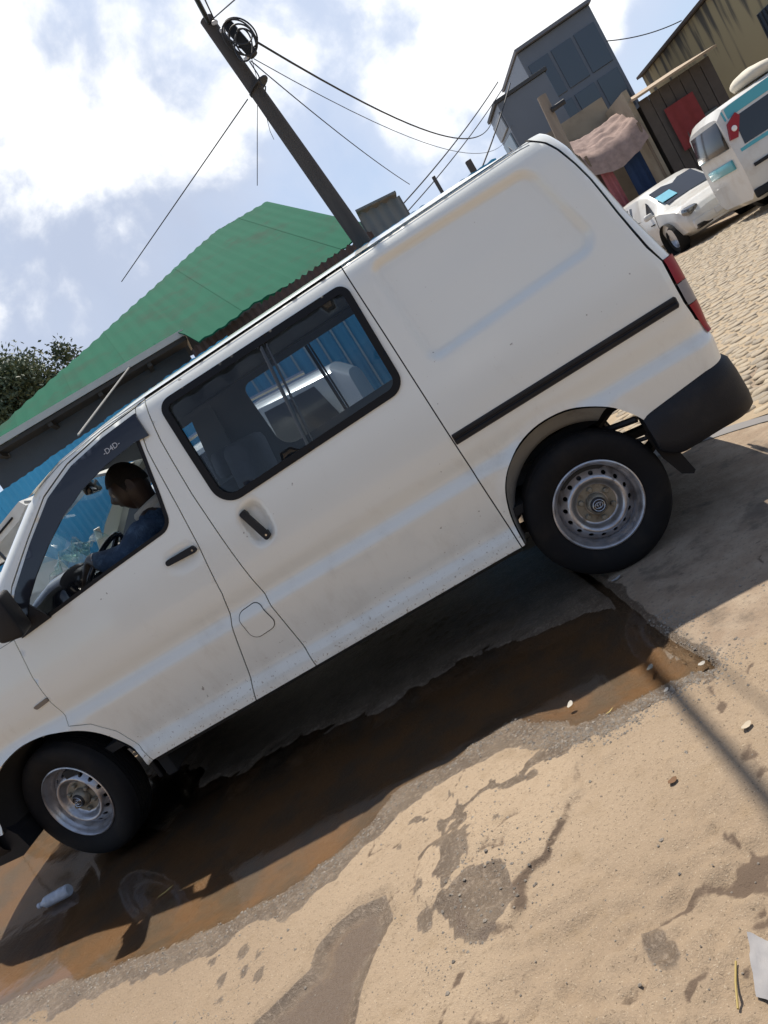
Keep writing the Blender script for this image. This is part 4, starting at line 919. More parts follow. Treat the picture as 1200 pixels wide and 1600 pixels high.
# ------------------------------------------------------------------ driver
def skin_mesh(name, V, E_, R_, mats, parent, sub=2, root=0, classify=None):
    me = bpy.data.meshes.new(name); mi = world_of(parent).inverted() if parent else Matrix.Identity(4)
    me.from_pydata([tuple(mi @ Vector(v)) for v in V], E_, []); o = bpy.data.objects.new(name, me); COL.objects.link(o)
    md = o.modifiers.new('skin', 'SKIN'); md.use_smooth_shade = True
    for i, r in enumerate(R_): me.skin_vertices[0].data[i].radius = (r, r) if not isinstance(r, tuple) else r
    me.skin_vertices[0].data[root].use_root = True
    sb = o.modifiers.new('sub', 'SUBSURF'); sb.levels = sub; sb.render_levels = sub
    dg = bpy.context.evaluated_depsgraph_get(); ev = o.evaluated_get(dg); m2 = bpy.data.meshes.new_from_object(ev); bpy.data.objects.remove(o)
    m2.materials.clear()
    for m in mats: m2.materials.append(m)
    if classify:
        for p in m2.polygons: p.material_index = classify(world_of(parent) @ p.center if parent else p.center)
    m2.polygons.foreach_set('use_smooth', np.ones(len(m2.polygons), bool))
    o = bpy.data.objects.new(name, m2); COL.objects.link(o); o.parent = parent; return o
def driver():
    skin = mat('dark_skin', (.03, .016, .010), .5, var=.1); denim = mat('denim', (.022, .045, .085), .85, var=.45, vscale=26, bump=.35, bscale=120, dirt=(.12, .2, .3), dirt_amt=.6, dscale=14)
    trou = mat('dark_trousers', (.025, .028, .035), .9); hair = mat('black_hair', (.008, .007, .007), .8, bump=.6, bscale=260); coll = mat('cream_collar', (.48, .46, .40), .9, var=.15, vscale=40, bump=.4, bscale=150)
    t = thing('person', (-1.88, .45, .9), 'person in denim jacket with cream collar sitting at the steering wheel', 'person')
    V = [(-1.93, .47, .95), (-1.90, .47, 1.08), (-1.885, .46, 1.20), (-1.88, .455, 1.30), (-1.885, .445, 1.375), (-1.895, .435, 1.425), (-1.905, .43, 1.50), (-1.91, .43, 1.575),
         (-1.885, .26, 1.315), (-2.03, .20, 1.235), (-2.17, .24, 1.275), (-2.255, .30, 1.325),
         (-1.885, .64, 1.305), (-2.02, .71, 1.17), (-2.17, .64, 1.235), (-2.235, .585, 1.30),
         (-1.98, .36, .93), (-2.35, .33, .98), (-2.52, .33, .70), (-2.62, .33, .60), (-1.98, .58, .93), (-2.35, .62, .98), (-2.52, .62, .70), (-2.62, .62, .60)]
    E_ = [(0, 1), (1, 2), (2, 3), (3, 4), (4, 5), (5, 6), (6, 7), (3, 8), (8, 9), (9, 10), (10, 11), (3, 12), (12, 13), (13, 14), (14, 15), (0, 16), (16, 17), (17, 18), (18, 19), (0, 20), (20, 21), (21, 22), (22, 23)]
    R_ = [.15, .145, .15, .13, .062, .058, .092, .085, .085, .078, .062, .034, .075, .06, .05, .032, .085, .07, .055, .045, .085, .07, .055, .045]
    # hands closed over the rim of the wheel: palm, four fingers and a thumb each
    def rimpt(a): return STEER[int(a / (2 * PI) * 40) % 40]
    for wrist, ang, sgn in ((11, 3.95, -1), (15, 2.35, 1)):
        W = Vector(V[wrist]); T = rimpt(ang); d = (T - W).normalized(); pal = W + (T - W) * .62; n0 = len(V)
        V.append(tuple(pal + Vector((0, 0, .014)))); R_.append(.026); E_.append((wrist, n0))
        tang = (rimpt(ang + .2) - rimpt(ang - .2)).normalized(); up = Vector((0, 0, 1))
        for k, (off, ln) in enumerate(((-.030, .9), (-.011, 1.05), (.009, 1.0), (.028, .8))):
            a = T + tang * off + up * .022 - d * .008; b = T + tang * off + d * .024 * ln + up * .004; c = T + tang * off + d * .014 - up * .020
            i = len(V); V += [tuple(a), tuple(b), tuple(c)]; R_ += [.0105, .0095, .0085]; E_ += [(n0, i), (i, i + 1), (i + 1, i + 2)]
        th = len(V); V += [tuple(pal - tang * .03 * sgn + up * .0), tuple(T - tang * .045 * sgn - d * .012 - up * .012)]; R_ += [.012, .0095]; E_ += [(n0, th), (th, th + 1)]
    def cls(p):
        if p.z > 1.365 and p.x > -2.05: return 0
        if p.x < -2.215 and p.z > 1.15: return 0
        if p.z < 1.02 and not (p.x > -2.0 and p.z > 1.0): return 2
        return 1
    body_o = skin_mesh('body', V, E_, R_, [skin, denim, trou], t, 2, 0, cls)
    # head shaped over the neck: skull, jaw, brow, nose, lips, ears
    H = Vector((-1.925, .43, 1.53)); yaw = Matrix.Rotation(PI + .35, 3, 'Z') @ Matrix.Rotation(.12, 3, 'Y')
    bm = bmesh.new(); bmesh.ops.create_uvsphere(bm, u_segments=36, v_segments=26, radius=1)
    for v in bm.verts:
        x, y, z = v.co; X = x * .098; Y = y * .074; Z = z * .122
        if z < 0: X = X * (1 - .18 * z * z) + (.012 * -z if x > 0 else .02 * -z); Y *= 1 - .30 * z * z
        if x > .6: X += .004 - .006 * (1 - abs(y))
        nz = math.exp(-((y / .16) ** 2)) * math.exp(-(((z + .12) / .20) ** 2)); X += .026 * nz * (x > .5)
        X += .006 * math.exp(-((z - .22) / .08) ** 2) * (x > .5)
        X -= .010 * math.exp(-((z - .06) / .09) ** 2) * math.exp(-(((abs(y) - .36) / .16) ** 2)) * (x > .5)
        X += .007 * math.exp(-((z + .45) / .06) ** 2) * math.exp(-((y / .28) ** 2)) * (x > .4)
        X -= .005 * math.exp(-((z + .40) / .02) ** 2) * math.exp(-((y / .25) ** 2)) * (x > .4)
        v.co = (X, Y, Z)
    hv = [tuple(H + yaw @ v.co) for v in bm.verts]; hf = [tuple(v.index for v in f.verts) for f in bm.faces]; bm.free()
    bm2 = bmesh.new(); bm2.from_mesh(body_o.data); mi = world_of(body_o).inverted(); vs = [bm2.verts.new(mi @ Vector(p)) for p in hv]
    for f in hf:
        try: q = bm2.faces.new([vs[i] for i in f]); q.smooth = True; q.material_index = 0
        except ValueError: pass
    for sgn in (-1, 1):
        c = H + yaw @ Vector((-.005, .076 * sgn, .0)); ring = [bm2.verts.new(mi @ (c + yaw @ Vector((.018 * math.cos(a) - .01, .010 * sgn, .03 * math.sin(a))))) for a in np.linspace(0, 2 * PI, 12, endpoint=False)]
        ring2 = [bm2.verts.new(mi @ (c + yaw @ Vector((.012 * math.cos(a), -.006 * sgn, .022 * math.sin(a))))) for a in np.linspace(0, 2 * PI, 12, endpoint=False)]
        for k in range(12): bm2.faces.new((ring[k], ring[(k + 1) % 12], ring2[(k + 1) % 12], ring2[k])).smooth = True
        bm2.faces.new(ring)
    bm2.to_mesh(body_o.data); bm2.free()
    # hair cap
    V2 = []; n = 28; m_ = 12
    for j in range(m_):
        ph = j / (m_ - 1) * 1.0
        for k in range(n):
            a = 2 * PI * k / n; lim = 1.15 if math.cos(a) > .35 else 1.75; th = ph * lim
            V2.append(tuple(H + yaw @ Vector((.106 * math.sin(th) * math.cos(a) - .003, .081 * math.sin(th) * math.sin(a), .131 * math.cos(th)))))
    put('hair', V2, [(j * n + k, j * n + (k + 1) % n, (j + 1) * n + (k + 1) % n, (j + 1) * n + k) for j in range(m_ - 1) for k in range(n)], hair, t, smooth=True)
    eyes = MB()
    for sgn in (-1, 1):
        c = H + yaw @ Vector((.083, .028 * sgn, .008)); eyes.lathe([(.0005, -.012), (.008, -.009), (.012, 0), (.008, .009), (.0005, .012)], 12, Matrix.Translation(c))
    eyes.build('eyes', mat('eye', (.35, .33, .3), .3), t, True)
    m = MB(); P = []
    for a in np.linspace(.5, 2 * PI - .5, 20): P.append((-1.885 - .088 * math.cos(a), .44 + .094 * math.sin(a), 1.385 - .018 * math.cos(a)))
    m.tube(P, [.012] + [.027] * 18 + [.012], 8); m.tube([(p[0] * 1 - .0, p[1], p[2] - .03) for p in P], [.01] + [.03] * 18 + [.01], 8); m.build('collar', coll, t, True, 70)
driver()
# things lying on the dashboard
def crumpled(name, centre, size, seed, material, label, cat, n=16, rx=0.0):
    r = np.random.default_rng(seed); V = []
    for i in range(n):
        for j in range(n):
            u, v = i / (n - 1) - .5, j / (n - 1) - .5
            w = fbm(np.array([u * 2.6 + seed]), np.array([v * 2.6]), 3, seed)[0] - .5; w2 = vnoise(np.array([u * 5 + 3]), np.array([v * 5 + seed]), seed + 5)[0] - .5
            V.append((u * size[0] * (1 + .3 * w), v * size[1] * (1 + .3 * w2), size[2] * (.5 + w * 1.6 + .5 * w2) * (1 - 1.2 * (u * u + v * v))))
    R = Matrix.Rotation(rx, 3, 'X'); V = [tuple(R @ Vector(p) + Vector(centre)) for p in V]
    o = put(name, V, [(i * n + j, (i + 1) * n + j, (i + 1) * n + j + 1, i * n + j + 1) for i in range(n - 1) for j in range(n - 1)], material, None, smooth=True, sharp=18)
    return props(o, label, cat)
film = glass('clear_film', (.72, .86, .84), 1.9, .12)
crumpled('plastic_bag', (-2.70, 1.02, 1.30), (.30, .34, .24), 5, film, 'crumpled clear plastic bag lying on the dashboard behind the windscreen', 'plastic bag', 18)
m = MB(); m.box((-2.63, 1.22, 1.38), (.012, .075, .17), Matrix.Rotation(.35, 3, 'Y'), bev=.002); m.box((-2.60, 1.22, 1.275), (.09, .11, .05), bev=.012)
props(m.build('card_holder', mat('white_plastic', (.62, .62, .58), .5), None), 'small white card stand on the dashboard beside the plastic bag', 'card holder')

# ------------------------------------------------------------------ generic road vehicle built from cross sections (x forward, local space)
def vehicle(name, loc, rz, label, cat, st, paint, windows, screens, wheels, R=.30, group=None):
    root = thing(name, loc, label, cat, group, rz)
    S = np.array(st, float)      # x, hw_bottom, hw_belt, hw_roof, z_bottom, z_belt, z_roof
    def ring(q):
        x, hb, hw, hr, zb, zl, zr = q
        return [(0, zb), (hb * .8, zb), (hb, zb + .10), (hw * 1.0, zb + (zl - zb) * .45), (hw * 1.005, zb + (zl - zb) * .72), (hw * .975, zl), (hr + .02, zr - .065 * min(1, (zr - zl) * 3)), (hr * .93, zr - .025), (hr * .6, zr), (0, zr + .012)]
    xs = np.concatenate([np.linspace(S[i, 0], S[i + 1, 0], 6, endpoint=False) for i in range(len(S) - 1)] + [[S[-1, 0]]])
    def at(x): return [np.interp(x, S[:, 0], S[:, k]) for k in range(7)]
    V = []; n = 0
    for x in xs:
        r = ring(at(x)); full = [(x, y, z) for y, z in r] + [(x, -y, z) for y, z in r[-2:0:-1]]; n = len(full); V += full
    F = [(i * n + j, i * n + (j + 1) % n, (i + 1) * n + (j + 1) % n, (i + 1) * n + j) for i in range(len(xs) - 1) for j in range(n)]
    F += [tuple(range(n - 1, -1, -1)), tuple((len(xs) - 1) * n + j for j in range(n))]
    bo = put('body', V, F, paint, root, smooth=True, local=True, sharp=38)
    bm = bmesh.new(); bm.from_mesh(bo.data); bmesh.ops.recalc_face_normals(bm, faces=bm.faces[:]); bm.to_mesh(bo.data); bm.free()
    def side(x, t, sg, off=.007):
        r = ring(at(x)); a, b = np.array(r[5]), np.array(r[6]); p = a + (b - a) * t; return (x, sg * (p[0] + off), p[1])
    gm = MT['gloss_black']
    for (xa, xb, ta, tb, la, lb) in windows:
        for sg in (-1, 1):
            P = [side(xa, ta, sg), side(xb, ta, sg), side(xb - lb, tb, sg), side(xa + la, tb, sg)]; P2 = [(p[0], p[1] - sg * .02, p[2]) for p in P]
            put('window', P + P2, [(0, 1, 2, 3), (4, 7, 6, 5), (0, 4, 5, 1), (1, 5, 6, 2), (2, 6, 7, 3), (3, 7, 4, 0)], gm, root, local=True)
    for (nm, xa, xb, k) in screens:
        A = ring(at(xa)); B = ring(at(xb)); za, zb = A[9][1], B[9][1]; wa, wb = A[7][0] * k, B[7][0] * k; d = Vector((xb - xa, 0, zb - za)).normalized(); nn = Vector((-d.z, 0, d.x)) * (1 if xb < xa else -1) * -1
        if nn.z < 0: nn = -nn
        e = np.array(nn) * .012; a0, b0 = np.array((xa, 0, za)), np.array((xb, 0, zb)); a1 = a0 + (b0 - a0) * .06; b1 = a0 + (b0 - a0) * .94
        V = [tuple(p + e + np.array((0, y, -abs(y) * .02))) for p, w in ((a1, wa), (b1, wb)) for y in np.linspace(-w, w, 9)]
        put(nm, V, [(j, j + 1, 9 + j + 1, 9 + j) for j in range(8)], gm, root, smooth=True, local=True)
    hoodx = S[-1, 0]
    for (xa, xb, ta, tb, la, lb) in windows:
        for sg in (-1, 1):
            P = []
            for xx in (xa - .03, xb + .02):
                r = ring(at(xx)); P.append([(xx, sg * (r[k][0] + .002), r[k][1]) for k in (5, 4, 3, 2)])
            for p in P[1:]:
                m = MB(); m.tube(p, .0055, 5); m.build('door_seam', MT['seam'], root, True, local=True)
            r = ring(at(xb - .16)); m = MB(); m.box((xb - .17, sg * (r[4][0] + .012), r[4][1] + .06), (.16, .03, .028), bev=.008); m.build('handle', MT['black_plastic'], root, True, local=True)
    for (x, yw) in wheels:
        for sg in (-1, 1):
            w = tyre_wheel('wheel', Vector((0, 0, 0)), sg, 0.0, None, R, False, .95); w.parent = root; w.location = (x, sg * (yw - .09), R)
            m = MB(); m.lathe([(R * 1.16, -.11), (R * 1.16, .12), (.001, .12)], 28, Matrix.Translation((x, sg * yw * .98 - (0 if sg < 0 else .0), R + .02)) @ (Matrix.Identity(4) if sg < 0 else Matrix.Rotation(PI, 4, 'Z')))
            m.build('wheel_arch', MT['black_liner'], root, local=True, fix=False)
    return root, side, at, ring

SILVER = mat('silver_paint', (.50, .52, .54), .28, metal=.25, coat=.5, var=.05, vscale=2)
WHITE2 = mat('aged_white_paint', (.62, .61, .58), .3, coat=.4, var=.06, vscale=3, dirt=(.4, .33, .25), dirt_amt=.3, dscale=4)
# silver car parked behind the van, facing left like it
st = [(-1.62, .66, .70, .55, .34, .98, 1.47), (-1.52, .70, .76, .60, .24, 1.02, 1.58), (-.9, .72, .78, .62, .22, 1.02, 1.635), (-.1, .72, .78, .62, .22, 1.02, 1.62), (.25, .72, .78, .60, .22, 1.02, 1.54), (.80, .71, .77, .55, .22, 1.0, 1.06), (1.6, .68, .73, .52, .24, .86, .92), (1.85, .60, .66, .45, .30, .70, .76)]
sc_, side_, at_, ring_ = vehicle('parked_car', (-2.50, 3.02, 0), PI, 'silver car parked between the van and the blue fence seen through the van windows', 'car', st, SILVER,
    [(-1.46, -.92, .12, .94, .1, .02), (-.84, -.16, .12, .94, .02, .02), (-.08, .52, .12, .90, .02, .26)], [('windscreen', .80, .25, .92)], [(-1.0, .78), (1.15, .77)], .29)
m = MB()
for yy in (-.60, .60): m.tube([(-1.35, yy, 1.625), (-.7, yy, 1.69), (-.0, yy, 1.655)], .018, 6)
m.build('roof_rail', MT['chrome'], sc_, True, local=True)['kind'] = 'stuff'
# white hatchback further left with its tail door lifted
st = [(-1.9, .66, .70, .52, .34, .95, 1.5), (-1.75, .72, .78, .60, .24, 1.0, 1.62), (-.9, .76, .82, .64, .22, 1.0, 1.68), (.3, .76, .82, .64, .22, 1.0, 1.66), (.75, .76, .82, .60, .22, 1.0, 1.55), (1.4, .75, .80, .55, .22, .98, 1.04), (2.1, .72, .76, .52, .24, .86, .92), (2.3, .62, .68, .45, .30, .70, .76)]
hb, side_, at_, ring_ = vehicle('parked_car', (-6.22, 3.1, 0), PI, 'white hatchback at the left picture edge with its tail door lifted', 'car', st, WHITE2,
    [(-1.6, -.8, .12, .9, .12, .02), (-.7, .3, .12, .9, .02, .02), (.38, 1.0, .12, .9, .02, .34)], [('windscreen', 1.4, .75, .92)], [(-1.25, .82), (1.4, .82)], .30)
m = MB(); m.prism([(-4.40, 1.69), (-4.42, 1.76), (-3.60, 1.985), (-3.57, 1.93), (-3.70, 1.86)], 2.40, 3.70); td = m.build('tail_door', WHITE2, hb)
m = MB(); m.prism([(-4.20, 1.79), (-3.72, 1.915), (-3.72, 1.90), (-4.20, 1.772)], 2.388, 2.399); m.build('trim', MT['rubber'], td)
m = MB(); m.tube([(-4.02, 2.43, 1.79), (-3.98, 2.44, 1.50)], .013, 8); m.build('gas_strut', MT['gloss_black'], hb)
m = MB(); m.tube([(-4.32, 2.38, 1.05), (-4.30, 2.40, 1.40), (-4.36, 2.46, 1.60), (-4.42, 2.6, 1.70), (-4.42, 3.5, 1.70)], .026, 8); m.build('door_seal', MT['rubber'], hb, True)

# white car in the street, nose to the camera
st = [(-1.75, .66, .70, .50, .32, .88, 1.0), (-1.60, .74, .80, .56, .22, .92, 1.30), (-.9, .78, .83, .62, .2, .92, 1.47), (.2, .78, .83, .62, .2, .92, 1.47), (.55, .78, .83, .60, .2, .92, 1.38), (1.22, .78, .83, .60, .2, .91, .97), (1.9, .77, .81, .62, .22, .78, .86), (2.1, .70, .74, .58, .24, .62, .72), (2.17, .60, .66, .5, .26, .55, .62)]
wc, side_, at_, ring_ = vehicle('parked_car', (5.92, 15.25, 0), -PI / 2 + .10, 'white hatchback facing the camera in the cobbled street with a blue windscreen sticker', 'car', st, WHITE2,
    [(-1.35, -.42, .1, .86, .12, .02), (-.34, .98, .1, .86, .02, .42)], [('windscreen', 1.22, .50, .93)], [(-1.30, .82), (1.33, .82)], .31)
def loc_part(mb, nm, mm, root, smooth=False): return mb.build(nm, mm, root, smooth, local=True)
m = MB(); m.box((2.14, 0, .40), (.12, 1.40, .20), bev=.05); loc_part(m, 'front_bumper', WHITE2, wc, True)
m = MB(); m.box((2.205, -.0, .42), (.012, .48, .11), bev=.003); loc_part(m, 'number_plate', MT['pale_print'], wc)
for sg in (-1, 1):
    m = MB(); m.box((2.15, sg * .50, .33), (.10, .36, .10), Matrix.Rotation(-sg * .16, 3, 'Z'), bev=.02); loc_part(m, 'fog_lamp', MT['gloss_black'], wc)
m = MB(); m.box((2.13, 0, .60), (.05, .8, .09), bev=.02); loc_part(m, 'grille', MT['gloss_black'], wc)
for sg in (-1, 1):
    m = MB(); m.box((2.06, sg * .60, .70), (.20, .32, .15), Matrix.Rotation(-sg * .35, 3, 'Z') @ Matrix.Rotation(.25, 3, 'Y'), bev=.05); loc_part(m, 'headlight', mat('headlight_glass', (.16, .17, .18), .08, metal=.6, coat=1.0), wc, True)
    m = MB(); m.box((.98, sg * .93, .98), (.12, .19, .12), bev=.04); m.tube([(.98, sg * .80, .95), (.98, sg * .9, .97)], .02, 6); loc_part(m, 'wing_mirror', WHITE2, wc, True)
m = MB(); m.box((.95, -.38, 1.165), (.012, .36, .30), Matrix.Rotation(-1.02, 3, 'Y'), bev=.003); loc_part(m, 'windscreen_sticker', mat('sticker_blue', (.12, .42, .55), .5, var=.2, vscale=9), wc)

# white and turquoise minibus crossing behind
TEAL = mat('turquoise_paint', (.07, .36, .42), .3, coat=.4, var=.05)
st = [(-2.35, .74, .78, .66, .34, 1.16, 1.86), (-2.22, .78, .82, .70, .26, 1.18, 1.98), (-1.2, .8, .84, .72, .25, 1.18, 2.03), (1.2, .8, .84, .72, .25, 1.18, 2.03), (1.5, .8, .84, .70, .25, 1.18, 1.96), (2.1, .78, .82, .62, .27, 1.10, 1.22), (2.4, .7, .74, .55, .32, .8, .9)]
mb_, side_, at_, ring_ = vehicle('minibus', (8.22, 11.86, 0), 0, 'white minibus with turquoise stripe and roof at the edge of the cobbled street', 'minibus', st, WHITE2,
    [(-2.16, -1.25, .06, .70, .04, .01), (-1.18, -.2, .06, .70, .01, .01), (-.13, .85, .06, .70, .01, .01), (.92, 1.72, .06, .70, .01, .25)], [('windscreen', 2.1, 1.5, .92)], [(-1.45, .83), (1.35, .83)], .31)
for ta, tb, nm in ((-.05, .03, 'belt_stripe'), (.76, 1.0, 'roof_band')):
    V = []; F = []
    xs_ = np.linspace(-2.26, 1.5, 20)
    for sg in (-1, 1):
        n0 = len(V)
        for x in xs_: V += [side_(x, ta, sg, .010), side_(x, tb, sg, .010)]
        F += [(n0 + 2 * i, n0 + 2 * i + 1, n0 + 2 * i + 3, n0 + 2 * i + 2) for i in range(len(xs_) - 1)]
        o = put(nm, V, F, TEAL, mb_, local=True); V, F = [], []
m = MB(); m.box((-1.6, -.855, .84), (1.2, .025, .06), bev=.008); loc_part(m, 'rub_strip', MT['black_plastic'], mb_)
m = MB(); m.box((-2.2, -.79, .40), (.34, .06, .16), bev=.03); loc_part(m, 'bumper_end', MT['black_plastic'], mb_)
m = MB(); m.prism([(-2.33, 1.40), (-2.20, 1.38), (-2.03, 1.68), (-2.08, 1.76), (-2.26, 1.66)], -.80, -.70); tl = loc_part(m, 'tail_lamp', MT['red_lens'], mb_)
m = MB(); m.lathe([(.001, -.02), (.045, -.012), (.05, .0)], 16, Matrix.Translation((-2.20, -.80, 1.54))); m.build('reversing_lamp', mat('white_lens', (.8, .8, .8), .3), tl, True, local=True)
m = MB(); m.box((-2.335, 0, 1.55), (.10, 1.30, .52), Matrix.Rotation(.13, 3, 'Y'), bev=.03); loc_part(m, 'rear_window', MT['gloss_black'], mb_, True)
m = MB(); m.box((-2.36, 0, 1.02), (.05, 1.1, .18), bev=.015); loc_part(m, 'rear_trim', TEAL, mb_, True)
sack = mat('pale_sack', (.6, .55, .45), .9, var=.15, bump=.4, bscale=30)
for (dx, s, sd_, lb) in ((-1.55, .34, 3, 'pale sack tied on the roof of the minibus'),):
    bm = bmesh.new(); bmesh.ops.create_icosphere(bm, subdivisions=3, radius=1)
    for v in bm.verts:
        k = 1 + .25 * (fbm(np.array([v.co.x * 1.8 + sd_]), np.array([v.co.y * 1.8 + v.co.z]), 3, sd_)[0] - .5); v.co = Vector((v.co.x * .42 * k, v.co.y * .34 * k, max(v.co.z, -.6) * .15 * k))
    P = [(8.22 + dx + .2 + v.co.x, 11.55 + v.co.y, 2.13 + v.co.z) for v in bm.verts]; F = [tuple(v.index for v in f.verts) for f in bm.faces]; bm.free()
    o = put('sack', P, F, sack, None, smooth=True); props(o, lb, 'sack')
crate_m = mat('green_plastic', (.03, .26, .08), .5, var=.1)
ct = thing('crate', (6.30, 10.72, 0), 'green plastic crate on the cobbles beside the minibus wheel', 'crate')
for k in range(4):
    m = MB(); c = [(6.30, 10.58), (6.30, 10.86), (6.12, 10.72), (6.48, 10.72)][k]; sz = (.36, .02) if k < 2 else (.02, .26)
    for z in (.05, .13, .21): m.box((c[0], c[1], z + .02), (sz[0], sz[1], .05), bev=.006)
    m.build('side_panel', crate_m, ct)
m = MB(); m.box((6.30, 10.72, .035), (.35, .27, .02)); m.build('base', crate_m, ct)

# ------------------------------------------------------------------ blue corrugated fence behind the van
BLUE = mat('blue_sheet_paint', (.028, .28, .50), .5, var=.16, vscale=3, coat=.15, dirt=(.02, .17, .32), dirt_amt=.4, dscale=2.5)
BAT = mat('pale_batten_paint', (.30, .40, .47), .6, var=.15)
WOODM = mat('weathered_wood', (.16, .12, .085), .85, var=.35, vscale=12, bump=.5, bscale=60, stretch=(1, 1, .15))
def sheet_fence():
    t = thing('sheet_metal_fence', (-3.2, 4.2, 0), 'blue corrugated sheet fence running behind the parked van', 'fence')
    x = -8.6; k = 0
    while x < .85:
        w = .78; top = 2.385 + RNG.normal() * .012 + (.018 if x < -3 else 0) * 0; n = 42; V = []; y0 = 4.2 + (.007 if k % 2 else 0) + RNG.normal() * .002
        for i in range(n + 1):
            xx = x + w * i / n; yy = y0 + .008 * math.sin(i / n * w / .076 * 2 * PI)
            V += [(xx, yy, .02), (xx, yy, top + .004 * math.sin(xx * 60))]
        V += [(a, b + .0012, c) for a, b, c in V]; q = 2 * (n + 1); F = []
        for i in range(n): F += [(2 * i, 2 * i + 2, 2 * i + 3, 2 * i + 1), (q + 2 * i, q + 2 * i + 1, q + 2 * i + 3, q + 2 * i + 2), (2 * i + 1, 2 * i + 3, q + 2 * i + 3, q + 2 * i + 1)]
        put('sheet', V, F, BLUE, t, smooth=True, sharp=50); x += w - .035; k += 1
    for x in np.arange(-2.35, .4, .152):
        m = MB(); m.box((x, 4.183, 1.2), (.020, .012, 2.1), bev=.003); m.build('batten', BAT, t)
    for z in (.5, 1.95):
        m = MB(); m.box((-3.87, 4.25, z), (9.4, .05, .06)); m.build('rail', WOODM, t)
    for x in np.arange(-8.4, 1.0, 1.85):
        m = MB(); m.box((x, 4.31, 1.18), (.08, .08, 2.36)); m.build('post', WOODM, t)
sheet_fence()
for (px, py, top, w) in ((689, 297, 2.66, .035), (737, 262, 2.60, .06)):
    p = at_y(px, py, 4.9); m = MB(); m.box((p[0], 4.9, (top + .0) / 2), (w, w, top), bev=.004)
    o = m.build('fence_post', mat('rusted_steel', (.09, .07, .06), .8, var=.3), None)
    props(o, 'thin dark steel post rising beyond the van roof' if w < .05 else 'stout short dark post rising beyond the van roof', 'post')

